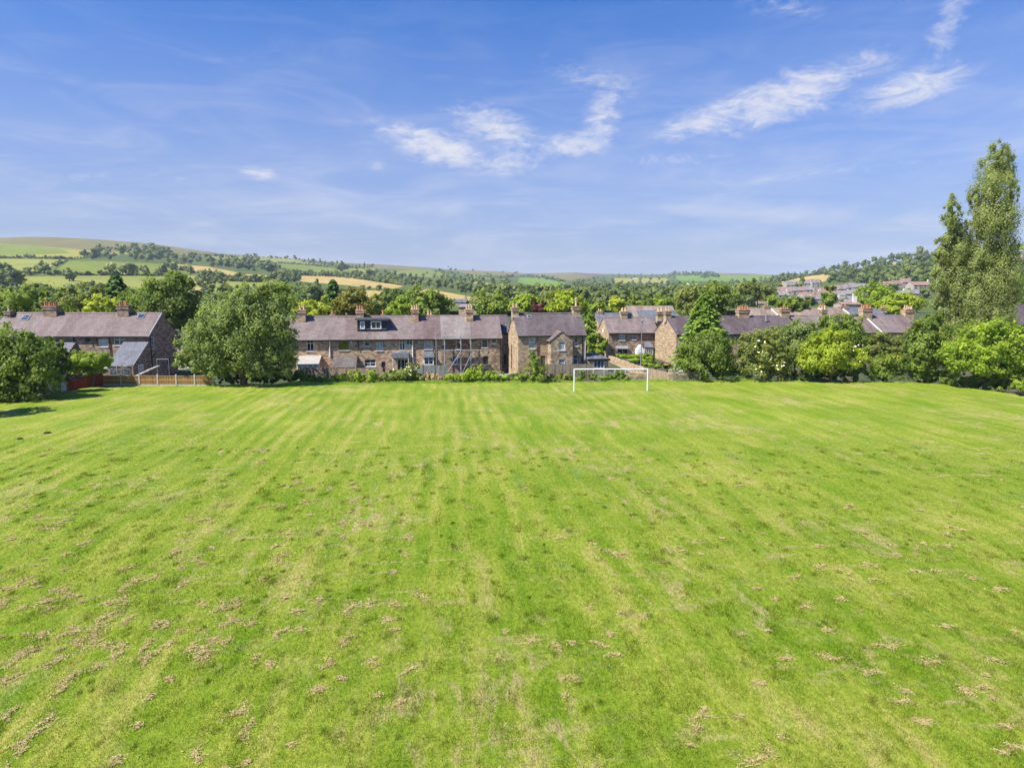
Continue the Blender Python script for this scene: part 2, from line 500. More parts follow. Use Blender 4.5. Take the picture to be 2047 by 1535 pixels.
def grass_colour(t, P, blade=False):
    """mown grass seen from the world position: mowing rows, lush and dry patches, thatch"""
    sx = t.n("ShaderNodeSeparateXYZ"); t.put(sx.inputs[0], P)
    flat = t.n("ShaderNodeCombineXYZ"); t.put(flat.inputs[0], sx.outputs[0]); t.put(flat.inputs[1], sx.outputs[1])
    F = t.map(flat.outputs[0], rot=(0, 0, R(-5.5)))        # x across the mowing rows, y along them
    fx = t.n("ShaderNodeSeparateXYZ"); t.put(fx.inputs[0], F)
    warp = t.noise(F, 0.12, 3, 0.5)
    rows = t.math("SINE", t.math("ADD", t.math("MULTIPLY", fx.outputs[0], 2 * math.pi / 1.15), t.math("MULTIPLY", warp, 9.0)))
    rowm = t.ramp(t.noise(t.map(F, (0.10, 0.05, 1)), 1.0, 3, 0.5), 0.36, 0.62)
    rowm = t.math("MULTIPLY", rowm, t.ramp(t.math("ABSOLUTE", t.math("ADD", fx.outputs[0], 8.0)), 8.0, 26.0, 1.0, 0.25))
    long1 = t.noise(t.map(F, (1.3, 0.13, 1)), 1.0, 5, 0.6, 0.5)
    long2 = t.noise(t.map(F, (0.42, 0.07, 1)), 1.0, 4, 0.55, 0.3)
    patch = t.noise(F, 0.22, 5, 0.6, 0.4)
    fine = t.noise(t.map(F, (1.0, 0.55, 1)), 7.0, 5, 0.75)
    tiny = t.noise(F, 34.0, 3, 0.7)
    lush = t.math("ADD", t.math("MULTIPLY", long1, 0.50), t.math("MULTIPLY", patch, 0.42))
    lush = t.math("ADD", lush, t.math("MULTIPLY", long2, 0.30))
    lush = t.math("ADD", lush, t.math("MULTIPLY", t.math("MULTIPLY", rows, rowm), 0.072))
    lush = t.math("ADD", lush, t.math("MULTIPLY", fine, 0.16))
    c = t.mix(t.ramp(lush, 0.52, 0.86), G_LUSH, G_PALE)
    c = t.mix(t.ramp(lush, 0.72, 0.94, 0, 0.75), c, G_DRY)
    dry2 = t.noise(t.map(F, (0.75, 0.16, 1), loc=(11, 3, 0)), 1.0, 6, 0.66, 0.6)
    c = t.mix(t.ramp(dry2, 0.54, 0.74, 0, 0.6), c, G_DRY)
    blue = t.noise(t.map(F, (0.5, 0.16, 1), loc=(31, 7, 0)), 1.0, 4, 0.6)
    c = t.mix(t.ramp(blue, 0.60, 0.74, 0, 0.5), c, G_BLUE)
    # raked-off thatch in streaks
    th = t.math("ADD", t.math("MULTIPLY", t.noise(t.map(F, (1.7, 0.62, 1), loc=(5, 3, 0)), 1.0, 6, 0.68, 0.8), 0.72), t.math("MULTIPLY", t.noise(t.map(F, (0.17, 0.11, 1), loc=(2, 0, 0)), 1.0, 2, 0.5), 0.42))
    thm = t.ramp(th, 0.60, 0.76)
    c = t.mix(t.math("MULTIPLY", thm, 0.25 if blade else 0.72), c, G_THATCH)
    side = t.noise(t.map(F, (0.45, 1.5, 1), loc=(7, 1, 0)), 1.0, 6, 0.7, 0.4)
    sidem = t.math("MULTIPLY", t.ramp(side, 0.53, 0.68), t.ramp(t.noise(t.map(F, (0.09, 0.12, 1), loc=(4, 8, 0)), 1.0, 3, 0.6), 0.40, 0.62))
    c = t.mix(t.math("MULTIPLY", sidem, 0.35 if blade else 0.7), c, G_THATCH)
    gx, gy, _ = G(1221, 784)
    gm = t.vmath("LENGTH", t.vmath("MULTIPLY", t.vmath("SUBTRACT", flat.outputs[0], (gx, gy, 0)), (0.28, 0.42, 1)))
    c = t.mix(t.math("MULTIPLY", t.ramp(gm, 0.15, 1.1, 1, 0), t.ramp(fine, 0.35, 0.6, 0.15, 0.75)), c, G_DRY)   # the worn goalmouth
    f2 = t.math("ADD", t.math("MULTIPLY", fine, 0.65), t.math("MULTIPLY", tiny, 0.5))
    c = t.mix(t.ramp(f2, 0.36, 0.78), t.mix(1.0, c, (0.55, 0.60, 0.5), "MULTIPLY"), t.mix(1.0, c, (1.36, 1.32, 1.4), "MULTIPLY"))
    return c, f2, thm


m_field, t, p = new_mat("mown_grass")
P = t.pos()
gc, h, thm = grass_colour(t, P)
t.put(p.inputs["Base Color"], gc)
p.inputs["Roughness"].default_value = 0.8
p.inputs["Specular IOR Level"].default_value = 0.12
t.put(p.inputs["Normal"], t.bump(t.math("ADD", h, t.math("MULTIPLY", thm, 0.2)), 0.8, 0.07))

m_yard, t, p = new_mat("garden_soil_and_paving")
P = t.pos()
c = t.mix(t.ramp(t.noise(P, 0.25, 4, 0.6), 0.48, 0.66), (0.055, 0.085, 0.018), (0.13, 0.095, 0.065))
c = t.mix(t.ramp(t.noise(P, 3.0, 4, 0.6), 0.3, 0.8), t.mix(1.0, c, (0.6, 0.6, 0.6), "MULTIPLY"), c)
t.put(p.inputs["Base Color"], c)
p.inputs["Roughness"].default_value = 0.95
t.put(p.inputs["Normal"], t.bump(t.noise(P, 6.0, 4), 0.6, 0.05))

xs = np.concatenate([np.linspace(-190, -60, 60), np.linspace(-59, 59, 200), np.linspace(60, 190, 60)])
ys = np.concatenate([np.linspace(-40, 50, 120), np.linspace(50.4, 92, 130), np.linspace(93, 305, 80)])
X, Y = np.meshgrid(xs, ys)
Z = near_z(X, Y)
V = np.stack([X, Y, Z], -1).reshape(-1, 3)
nx, ny = len(xs), len(ys)
ii = (np.arange(ny - 1)[:, None] * nx + np.arange(nx - 1)[None, :])
F4 = np.stack([ii, ii + 1, ii + nx + 1, ii + nx], -1).reshape(-1, 4)
yc = Y[:-1, :-1].ravel() + 0.2
front = yc < edge_y(X[:-1, :-1].ravel()) + 1.2
o = link_mesh("playing_field", np_mesh("playing_field", V, F4[front], smooth=True), m_field)
tag(o, kind="structure")
o = link_mesh("ground", np_mesh("ground", V - np.array([0, 0, 0.004]), F4[~front], smooth=True), m_yard)
tag(o, kind="structure")


# ------------------------------------------------------------------ hills
SKY_U = np.array([-700, -200, 0, 50, 100, 200, 300, 370, 450, 520, 590, 680, 780, 850, 900, 950, 1000, 1050, 1150, 1210, 1300, 1420, 1500, 1550, 1600, 1650, 1720, 1800, 1860, 1940, 2010, 2047, 2300, 2800])
SKY_V = np.array([500, 484, 476, 473.5, 474, 479, 487, 497, 508, 513, 518, 525, 530, 535, 539, 541, 543, 547, 545, 548, 549, 546, 547, 551, 550, 545, 536, 522, 511, 498, 489, 487, 478, 470])
DMX_U = np.array([-700, 0, 500, 900, 1050, 1300, 1500, 1560, 1700, 2047, 2800])
DMX_D = np.array([1500, 1700, 2000, 2600, 3300, 3300, 3000, 1500, 1150, 950, 900])
V0, D0 = 613.0, 300.0


def hill_d(u, v):
    vs, dm = np.interp(u, SKY_U, SKY_V), np.interp(u, DMX_U, DMX_D)
    s = np.clip((V0 - v) / (V0 - vs), 0, 1)
    return D0 * (dm / D0) ** (s ** 1.15)


def hill(u, v):
    return W(u, v, float(hill_d(u, v)))


def inside(poly, u, v):
    p = np.array(poly, float)
    u, v = np.asarray(u, float), np.asarray(v, float)
    r = np.zeros(np.broadcast(u, v).shape, bool)
    j = len(p) - 1
    for i in range(len(p)):
        (x1, y1), (x2, y2) = p[i], p[j]
        if y1 != y2:
            r ^= ((y1 > v) != (y2 > v)) & (u < (x2 - x1) * (v - y1) / (y2 - y1) + x1)
        j = i
    return r


C_GRASS, C_YEL, C_TAN, C_MOOR, C_SCRUB, C_GREEN = (0.17, 0.205, 0.035), (0.29, 0.265, 0.06), (0.42, 0.305, 0.12), (0.18, 0.158, 0.064), (0.09, 0.12, 0.030), (0.14, 0.23, 0.03)
C_PUR, C_PALEG = (0.17, 0.105, 0.075), (0.235, 0.245, 0.06)
FIELDS = [
    ([(-900, 400), (700, 400), (700, 528), (560, 516), (500, 514), (420, 511), (320, 510), (230, 504), (115, 496), (0, 487), (-900, 500)], C_MOOR),
    ([(-900, 500), (0, 487), (115, 496), (230, 504), (300, 508), (230, 509), (150, 517), (90, 517), (0, 515), (-900, 540)], C_YEL),
    ([(-900, 505), (0, 488), (60, 491), (125, 499), (140, 506), (60, 510), (0, 511), (-900, 530)], C_GRASS),
    ([(-900, 540), (0, 517), (110, 519), (136, 520), (100, 540), (60, 550), (-900, 560)], C_PALEG),
    ([(140, 521), (210, 522), (330, 528), (420, 533), (420, 547), (250, 549), (100, 546)], C_GRASS),
    ([(60, 553), (150, 551), (310, 551), (300, 570), (180, 578), (40, 572), (-900, 590), (-900, 560)], C_PALEG),
    ([(40, 571), (100, 566), (180, 577), (300, 570), (300, 613), (-900, 640), (-900, 590), (0, 583)], C_YEL),
    ([(355, 528), (420, 534), (490, 548), (560, 552), (600, 553), (540, 564), (470, 562), (400, 550), (360, 540)], C_TAN),
    ([(300, 552), (400, 550), (480, 562), (540, 564), (540, 575), (380, 575), (300, 575)], C_PALEG),
    ([(380, 575), (410, 575), (440, 600), (380, 600)], C_TAN),
    ([(400, 511), (470, 512), (560, 516), (600, 520), (650, 530), (590, 527), (520, 522), (440, 520)], C_PALEG),
    ([(520, 524), (590, 528), (660, 535), (700, 540), (735, 545), (730, 552), (680, 549), (600, 540), (560, 535)], C_GRASS),
    ([(600, 550), (680, 552), (760, 565), (812, 571), (790, 577), (735, 575), (690, 570), (600, 563)], C_TAN),
    ([(600, 582), (640, 590), (640, 612), (590, 612)], C_GREEN),
    ([(725, 580), (790, 582), (800, 600), (725, 600)], C_TAN),
    ([(680, 526), (780, 530), (850, 536), (880, 540), (830, 541), (760, 537), (700, 533)], C_MOOR),
    ([(690, 537), (750, 537), (760, 545), (720, 545)], C_PALEG),
    ([(780, 541), (860, 540), (905, 550), (880, 556), (790, 550)], C_GRASS),
    ([(855, 577), (890, 584), (950, 595), (930, 608), (890, 612), (840, 600), (820, 590)], C_TAN),
    ([(880, 539), (960, 540), (1050, 547), (1040, 552), (1000, 552), (940, 548)], C_MOOR),
    ([(938, 548), (985, 549), (1010, 553), (1010, 558), (945, 557)], C_GRASS),
    ([(938, 561), (985, 567), (985, 573), (938, 566)], C_YEL),
    ([(1005, 573), (1050, 580), (1048, 586), (1010, 582)], C_TAN),
    ([(1038, 555), (1080, 555), (1130, 565), (1130, 573), (1060, 571), (1035, 565)], C_GREEN),
    ([(1050, 546), (1220, 546), (1180, 554), (1140, 561), (1070, 556)], C_MOOR),
    ([(1140, 546.3), (1225, 547.5), (1180, 553)], C_PUR),
    ([(1228, 556), (1340, 556), (1330, 567), (1230, 566)], C_YEL),
    ([(1345, 552), (1420, 549), (1500, 547), (1560, 552), (1555, 560), (1480, 563), (1360, 562)], C_GREEN),
    ([(1420, 546), (1560, 549), (1560, 553), (1440, 551)], C_MOOR),
    ([(1565, 562), (1610, 553), (1660, 547), (1662, 556), (1640, 566), (1600, 572), (1575, 577), (1540, 575)], C_TAN),
    ([(1940, 480), (2900, 440), (2900, 500), (2047, 498), (1940, 500)], C_GREEN),
]
us = np.linspace(-640, 2690, 1250)
ss = np.concatenate([np.linspace(-0.12, 0, 6)[:-1], np.linspace(0, 1, 230)])
U, S = np.meshgrid(us, ss)
VS, DM = np.interp(U, SKY_U, SKY_V), np.interp(U, DMX_U, DMX_D)
VV = V0 + S * (VS - V0)
wob = 0.9 * np.sin(U * 0.021 + 1.3) + 0.7 * np.sin(U * 0.057)
DD = D0 * (DM / D0) ** (np.sign(S) * np.abs(S) ** 1.15)
a, b = (U - CU) / FOC, (CV - VV) / FOC
tt = DD / (CP + b * SP)
V = np.stack([a * tt, DD, CAM_H + (-SP + b * CP) * tt], -1)
back = V[-1].copy(); back[:, 1] *= 1.15; back[:, 0] *= 1.15; back[:, 2] -= 8
back2 = V[-1].copy(); back2[:, :2] *= 1.28; back2[:, 2] = back2[:, 2] * 0.5 - 10
V = np.concatenate([V, back[None], back2[None]], 0)
cols = np.tile(np.array([*C_SCRUB, 1.0], np.float32), (V.shape[0], V.shape[1], 1))
for poly, c in FIELDS:
    k = inside(poly, U + 0, VV)
    cols[: U.shape[0]][k] = (*c, 1.0)
cols[-2:] = cols[-3]
ny, nx = V.shape[:2]
ii = (np.arange(ny - 1)[:, None] * nx + np.arange(nx - 1)[None, :])
F4 = np.stack([ii, ii + 1, ii + nx + 1, ii + nx], -1).reshape(-1, 4)
me = np_mesh("hills", V.reshape(-1, 3), F4, smooth=True)
ca = me.attributes.new("land", "FLOAT_COLOR", "POINT")
ca.data.foreach_set("color", cols.reshape(-1, 4).ravel())
m_hill, t, p = new_mat("hill_fields")
P = t.pos()
at = t.n("ShaderNodeAttribute", attribute_name="land")
f1, f2 = t.noise(P, 0.012, 5, 0.6), t.noise(t.map(P, (1, 0.4, 1)), 0.09, 5, 0.65)
c = t.mix(t.ramp(t.math("ADD", t.math("MULTIPLY", f1, 0.6), t.math("MULTIPLY", f2, 0.4)), 0.3, 0.7), t.mix(1.0, at.outputs["Color"], (0.72, 0.80, 0.7), "MULTIPLY"), t.mix(1.0, at.outputs["Color"], (1.2, 1.15, 1.1), "MULTIPLY"))
t.put(p.inputs["Base Color"], c)
p.inputs["Roughness"].default_value = 0.95
p.inputs["Specular IOR Level"].default_value = 0.1
o = link_mesh("hills", me, m_hill)
tag(o, kind="structure")


# ------------------------------------------------------------------ grass blades and thatch
def blades(name, bx, by, hgt, wid, mat, lean=0.5):
    n = len(bx)
    bz = near_z(bx, by)
    a = rng.uniform(0, 2 * np.pi, n)
    la = rng.uniform(0, 2 * np.pi, n)
    L = hgt * rng.uniform(0.1, 1.0, n) * lean
    ox, oy = np.cos(a) * wid / 2, np.sin(a) * wid / 2
    V = np.empty((n, 3, 3), np.float32)
    V[:, 0] = np.stack([bx - ox, by - oy, bz - 0.01], -1)
    V[:, 1] = np.stack([bx + ox, by + oy, bz - 0.01], -1)
    V[:, 2] = np.stack([bx + np.cos(la) * L, by + np.sin(la) * L, bz + hgt], -1)
    F = np.arange(n * 3).reshape(-1, 3)
    return tag(link_mesh(name, np_mesh(name, V.reshape(-1, 3), F, 3, tone=rng.uniform(0, 1, n)), mat), kind="stuff")


m_blade, t, p = new_mat("grass_blades")
P = t.pos()
gc, h, thm = grass_colour(t, P, True)
at = t.n("ShaderNodeAttribute", attribute_name="tone")
gc = t.mix(t.ramp(at.outputs["Fac"], 0.0, 1.0), t.mix(1.0, gc, (0.85, 0.85, 0.8), "MULTIPLY"), t.mix(1.0, gc, (1.3, 1.25, 1.3), "MULTIPLY"))
gc = t.mix(t.ramp(at.outputs["Fac"], 0.93, 0.95, 0, 0.7), gc, G_DRY)
t.put(p.inputs["Base Color"], gc)
p.inputs["Roughness"].default_value = 0.6
p.inputs["Specular IOR Level"].default_value = 0.2
tr = t.n("ShaderNodeBsdfTranslucent"); t.put(tr.inputs[0], gc)
mx = t.n("ShaderNodeMixShader"); mx.inputs[0].default_value = 0.4
t.put(mx.inputs[1], p.outputs[0]); t.put(mx.inputs[2], tr.outputs[0])
t.put(m_blade.node_tree.nodes["Material Output"].inputs[0], mx.outputs[0])

NB = 620000
d = 11.0 * (48.0 / 11.0) ** (rng.uniform(0, 1, NB) ** 0.85)
bx = rng.uniform(-1, 1, NB) * (d * 0.82 + 2.0)
keep = rng.uniform(0, 1, NB) < np.clip(1.25 - d / 55, 0.2, 1)
d, bx = d[keep], bx[keep]
clump = 0.5 + 0.5 * np.sin(bx * 2.1 + np.sin(d * 1.7)) * np.sin(d * 2.6 + np.sin(bx * 1.3))
hgt = rng.uniform(0.025, 0.065, len(d)) * (0.65 + 0.6 * clump)
blades("short_grass", bx, d, hgt, 0.010 * (d / 13) ** 0.8 * rng.uniform(0.7, 1.4, len(d)), m_blade, 0.9)
# coarse tufts the mower missed
nt_ = 1500
td = 11.5 * (42 / 11.5) ** rng.uniform(0, 1, nt_); tx = rng.uniform(-1, 1, nt_) * (td * .82 + 2)
q = rng.integers(0, nt_, 110000)
tr_ = rng.uniform(0.06, 0.30, nt_)
bx = tx[q] + rng.normal(0, 1, len(q)) * tr_[q] * 0.6; by = td[q] + rng.normal(0, 1, len(q)) * tr_[q]
hh = rng.uniform(0.04, 0.10, len(q)) * (0.7 + tr_[q] * 2)
blades("coarse_grass", bx, by, hh, 0.012 * (by.clip(8, 60) / 13) ** 0.8, m_blade, 0.8)
# longer grass left standing along the far edge
n = 60000
bx = rng.uniform(-32, 32, n)
by = edge_y(bx) - np.abs(rng.normal(0, 0.55, n)) + 0.55
hh = rng.uniform(0.12, 0.42, n) * (0.6 + 0.5 * np.sin(bx * 0.9) * np.sin(bx * 0.37 + 1)) * np.clip((by - edge_y(bx) + 1.4) / 1.4, 0.25, 1)
m_long = leafmat("long_grass", (0.09, 0.15, 0.02), (0.20, 0.27, 0.05), 0.35)
blades("long_grass", bx, by, np.maximum(hh, 0.06), 0.05 * rng.uniform(0.7, 1.5, n), m_long, 0.5)

# loose heaps of dry clippings
SPOTS = [(470, 1210, 26), (655, 1332, 18), (820, 1345, 14), (995, 1318, 12), (1010, 1267, 8), (800, 1412, 12), (245, 1203, 22), (235, 1522, 22), (300, 1396, 12),
         (215, 1234, 20), (140, 1262, 34), (165, 1278, 26), (110, 1320, 26), (60, 1300, 22), (215, 1290, 18), (235, 1310, 14), (145, 1352, 20), (20, 1355, 24), (95, 1215, 14),
         (90, 1440, 18), (70, 1468, 26), (20, 1424, 18), (395, 1515, 24), (560, 1270, 18), (600, 1262, 14), (640, 1385, 8), (755, 1397, 8), (700, 1222, 22), (740, 1210, 18),
         (840, 1192, 20), (635, 1203, 12), (410, 1318, 12), (330, 1252, 14), (300, 1285, 10), (120, 1375, 22), (45, 1160, 16), (250, 1175, 16), (270, 1160, 14), (100, 1052, 24),
         (350, 1105, 16), (405, 1040, 14), (590, 965, 24), (560, 1010, 20), (620, 975, 14), (520, 925, 14), (395, 1115, 14), (170, 1085, 14),
         (1655, 1268, 18), (1640, 1138, 20), (1660, 1320, 26), (1740, 1352, 30), (1810, 1390, 18), (1535, 1268, 10), (1610, 1222, 12), (1550, 1205, 10), (1930, 1390, 26), (1890, 1260, 20),
         (1990, 1330, 20), (1700, 1165, 10), (1400, 1115, 8), (1355, 1100, 10), (1590, 1160, 14), (1780, 1090, 16), (1890, 1090, 18), (2010, 1460, 14), (1560, 1478, 8), (1475, 1438, 10),
         (1130, 1395, 8), (1380, 1495, 10), (1120, 1080, 12), (1290, 985, 14), (1480, 970, 16), (1700, 1010, 14), (1840, 1020, 12), (2000, 1180, 20), (1240, 1230, 8), (1180, 1220, 8)]
pts = []
for u, v, w in SPOTS:
    x, y, _ = G(u, v)
    pts.append((x, y, w * y / FOC * (1.0 if u < 900 else 0.72)))
k = 0
while k < 190:
    u, v = rng.uniform(-80, 2127), rng.uniform(840, 1560)
    den = (0.9 if u < 800 else 0.16) * (0.35 + 0.65 * (v > 960)) * (0.45 if v > 1330 else 1) + (0.22 if u > 1350 else 0)
    cl_ = math.sin(u * 0.011 + 0.7) * math.sin(v * 0.017 + u * 0.004)
    if rng.uniform() < den * (0.35 + 0.9 * max(0, cl_)):
        x, y, _ = G(u, v)
        pts.append((x, y, float(rng.gamma(2.0, 0.07)) + 0.05))
        k += 1
vs, fs, tn = [], [], []
nv = 0
for x, y, r in pts:
    # a raked ridge: strands lie loose about a short wandering line, thick in the middle and thin at its ends
    ns = int(np.clip(60 + 1500 * r, 60, 900) * min(1.0, (19 / y) ** 1.2))
    th0 = rng.normal(R(95.5), 0.28) if x < -1.5 + rng.normal(0, 1.5) else rng.normal(R(15), 0.5)
    half = r * rng.uniform(0.7, 2.0)
    s_ = rng.normal(0, 0.5, ns)
    wv = 0.35 * r * np.sin(s_ * rng.uniform(2, 5) + rng.uniform(0, 6))
    lump = 0.55 + 0.45 * np.sin(s_ * rng.uniform(5, 9) + rng.uniform(0, 6))
    off_ = rng.standard_t(2.2, ns).clip(-6, 6) * (0.13 * r + 0.018) * (0.4 + lump) + wv
    px = x + math.cos(th0) * s_ * half - math.sin(th0) * off_
    py = y + math.sin(th0) * s_ * half + math.cos(th0) * off_
    pz = near_z(px, py) + rng.uniform(0.01, 0.03, ns) + rng.uniform(0, 0.035, ns) * lump * np.exp(-2 * s_ ** 2)
    L = rng.uniform(0.025, 0.085, ns); wd = rng.uniform(0.004, 0.009, ns) * (1 + max(0, y - 12) * 0.07)
    a = rng.uniform(0, np.pi, ns); tz = rng.uniform(-0.35, 0.35, ns)
    dx_, dy_, dz_ = np.cos(a) * L / 2, np.sin(a) * L / 2, tz * L / 2
    wx, wy, wz = -np.sin(a) * wd / 2, np.cos(a) * wd / 2, rng.uniform(-0.5, 0.5, ns) * wd
    q = np.stack([np.stack([px - dx_ - wx, py - dy_ - wy, pz - dz_ - wz], -1), np.stack([px + dx_ - wx, py + dy_ - wy, pz + dz_ - wz], -1),
                  np.stack([px + dx_ + wx, py + dy_ + wy, pz + dz_ + wz], -1), np.stack([px - dx_ + wx, py - dy_ + wy, pz - dz_ + wz], -1)], 1)
    vs.append(q.reshape(-1, 3)); tn.append(rng.uniform(0, 1, ns))
V = np.concatenate(vs)
m_cut = leafmat("dry_clippings", (0.115, 0.10, 0.042), (0.235, 0.205, 0.098), 0.15)
o = link_mesh("dry_cut_grass", np_mesh("dry_cut_grass", V, np.arange(len(V)).reshape(-1, 4), tone=np.concatenate(tn)), m_cut)
tag(o, kind="stuff")
# ------------------------------------------------------------------ plants
L_SILVER = leafmat("silvery_leaves", (0.045, 0.075, 0.02), (0.155, 0.20, 0.065))
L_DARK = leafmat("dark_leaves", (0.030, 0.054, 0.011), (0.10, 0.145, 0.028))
L_MID = leafmat("mid_green_leaves", (0.040, 0.070, 0.013), (0.142, 0.192, 0.036))
L_BRIGHT = leafmat("bright_leaves", (0.058, 0.10, 0.010), (0.18, 0.245, 0.03))
L_LIME = leafmat("lime_leaves", (0.098, 0.142, 0.012), (0.215, 0.265, 0.032))
L_OLIVE = leafmat("olive_leaves", (0.052, 0.075, 0.02), (0.155, 0.185, 0.05))
L_ORANGE = leafmat("bronze_leaves", (0.05, 0.055, 0.012), (0.155, 0.155, 0.032))
L_YEL = leafmat("yellow_green_leaves", (0.10, 0.14, 0.015), (0.25, 0.29, 0.04))
L_CONI = leafmat("conifer_needles", (0.014, 0.035, 0.010), (0.055, 0.105, 0.028), 0.15)
L_CONB = leafmat("spruce_needles", (0.026, 0.056, 0.010), (0.10, 0.16, 0.024), 0.2)
L_POP = leafmat("poplar_leaves", (0.065, 0.09, 0.03), (0.18, 0.215, 0.08))
L_FAR = leafmat("far_leaves", (0.032, 0.054, 0.016), (0.105, 0.135, 0.036), 0.3)
L_FARP = leafmat("far_pale_leaves", (0.06, 0.08, 0.03), (0.15, 0.175, 0.06), 0.2)
L_WHITE = leafmat("white_blossom", (0.55, 0.55, 0.45), (0.80, 0.80, 0.70), 0.2)
L_YFLOW = leafmat("yellow_blossom", (0.26, 0.23, 0.02), (0.34, 0.31, 0.03), 0.2)
L_COPPER = leafmat("copper_leaves", (0.04, 0.016, 0.016), (0.11, 0.05, 0.045), 0.2)
L_TWIG = leafmat("dry_twigs", (0.09, 0.06, 0.035), (0.24, 0.17, 0.10), 0.05)

_ICO = None


def ico():
    global _ICO
    if _ICO is None:
        import bmesh
        bm = bmesh.new()
        bmesh.ops.create_icosphere(bm, subdivisions=2, radius=1.0)
        bm.verts.ensure_lookup_table()
        _ICO = (np.array([v.co for v in bm.verts]), np.array([[v.index for v in f.verts] for f in bm.faces]))
        bm.free()
    return _ICO


def unit(v):
    return v / np.maximum(np.linalg.norm(v, axis=-1, keepdims=True), 1e-6)


def crown_arrays(lobes, n, leaf, r, clump=0.30, core=0.5, out=0.8, up=0.45, fill=0.55, stretch=1.0, droop=0.0, sat=3, per=90):
    """leaf cards in clumps over the outer part of each lobe (cx, cy, cz, rx, ry, rz); core: a lumpy dark heart"""
    L = np.array(lobes, float)
    if sat:
        S_ = []
        for lo in L:
            for _ in range(sat):
                d_ = unit(r.normal(0, 1, 3) + np.array([0, -0.2, 0.25])); f_ = r.uniform(0.22, 0.42)
                S_.append([*(lo[:3] + d_ * lo[3:] * r.uniform(0.8, 1.02)), *(lo[3:] * f_)])
        L = np.concatenate([L, np.array(S_)])
    wgt = (L[:, 3] * L[:, 4] + L[:, 3] * L[:, 5] + L[:, 4] * L[:, 5])
    nc = max(8, int(n / per))
    li = r.choice(len(L), nc, p=wgt / wgt.sum())
    dirs = unit(r.normal(0, 1, (nc, 3)))
    rad = fill + (1 - fill) * r.uniform(0, 1, nc) ** 0.5
    cc = L[li, :3] + dirs * L[li, 3:] * rad[:, None]
    cr = clump * L[li, 3:].min(1) * r.uniform(0.6, 1.35, nc)
    ct = r.uniform(0, 1, nc) ** 1.2
    k = r.integers(0, nc, n)
    off = r.normal(0, 1, (n, 3)) * cr[k, None] * np.array([0.55, 0.55, 0.45 * stretch])
    p = cc[k] + off
    nd = unit(dirs[k] * out + unit(off) * 0.55 + r.normal(0, 0.55, (n, 3)) + np.array([0, 0, up]))
    a = unit(np.cross(nd, unit(r.normal(0, 1, (n, 3)))))
    if droop:
        a = unit(a + np.array([0, 0, -droop]))
        nd = unit(nd - a * (nd * a).sum(1)[:, None])
    b = np.cross(nd, a)
    s = leaf * r.uniform(0.6, 1.35, n)
    a, b = a * s[:, None] * 0.62, b * s[:, None] * 0.42
    V = np.stack([p - a, p + b * 0.9 - a * 0.1, p + a, p - b * 0.9 - a * 0.1], 1).reshape(-1, 3)
    F = np.arange(n * 4).reshape(-1, 4)
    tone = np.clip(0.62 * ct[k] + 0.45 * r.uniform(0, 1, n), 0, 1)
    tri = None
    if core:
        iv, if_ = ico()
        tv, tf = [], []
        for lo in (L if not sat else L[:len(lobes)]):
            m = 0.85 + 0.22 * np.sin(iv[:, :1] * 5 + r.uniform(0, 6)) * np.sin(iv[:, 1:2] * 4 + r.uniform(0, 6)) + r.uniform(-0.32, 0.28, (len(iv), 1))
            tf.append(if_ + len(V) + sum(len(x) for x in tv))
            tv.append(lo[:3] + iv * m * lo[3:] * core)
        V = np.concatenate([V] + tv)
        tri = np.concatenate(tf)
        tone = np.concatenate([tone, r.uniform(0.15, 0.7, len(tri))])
    return V, F, tri, tone


def crown(name, lobes, n, leaf, mat, parent, seed, **kw):
    V, F, tri, tone = crown_arrays(lobes, n, leaf, np.random.default_rng(seed), **kw)
    return link_mesh(name, np_mesh(name, V, F, 4, tone, tri=tri), mat, parent)


def trunk(parent, h, r0, limbs=6, spread=2.0, top=None, seed=1, mat=BARK, lean=0.0):
    r = random.Random(seed)
    m = MB()
    top = top or h
    steps = 5
    pts = [Vector((lean * h * (i / steps) ** 2 + r.uniform(-.05, .05) * h * .12 * (i > 0), r.uniform(-.05, .05) * h * .12 * (i > 0), h * i / steps - 0.15 * (i == 0))) for i in range(steps + 1)]
    for i in range(steps):
        f = lambda k: r0 * (1 - 0.75 * k / steps) * (1.35 if k == 0 else 1)
        m.tube(pts[i], pts[i + 1], f(i), f(i + 1), 8)
    for k in range(limbs):
        i = r.randint(1, steps - 1)
        a = 2 * math.pi * k / limbs + r.uniform(-.4, .4)
        L = spread * r.uniform(0.6, 1.0)
        q = pts[i] + Vector((math.cos(a) * L * .55, math.sin(a) * L * .55, L * .5))
        e = q + Vector((math.cos(a) * L * .45, math.sin(a) * L * .45, L * .5))
        m.tube(pts[i], q, r0 * .45, r0 * .28, 6)
        m.tube(q, e, r0 * .28, r0 * .09, 6)
    return m.build("trunk", mat, parent)


def px_lobes(D, lob, base, depth=1.0):
    """lobes given in photo pixels (u, v, half width, half height[, depth offset m]) at distance D, local to base"""
    out = []
    for q in lob:
        u, v, hw, hh = q[:4]
        dd = q[4] if len(q) > 4 else 0.0
        c = W(u, v, D + dd)
        k = (D + dd) / FOC
        out.append((c[0] - base[0], c[1] - base[1], c[2] - base[2], hw * k, hw * k * depth if len(q) < 6 else q[5], hh * k))
    return out


def ground_at(x, y):
    return float(near_z(np.array(x), np.array(y)))


PID = [100]


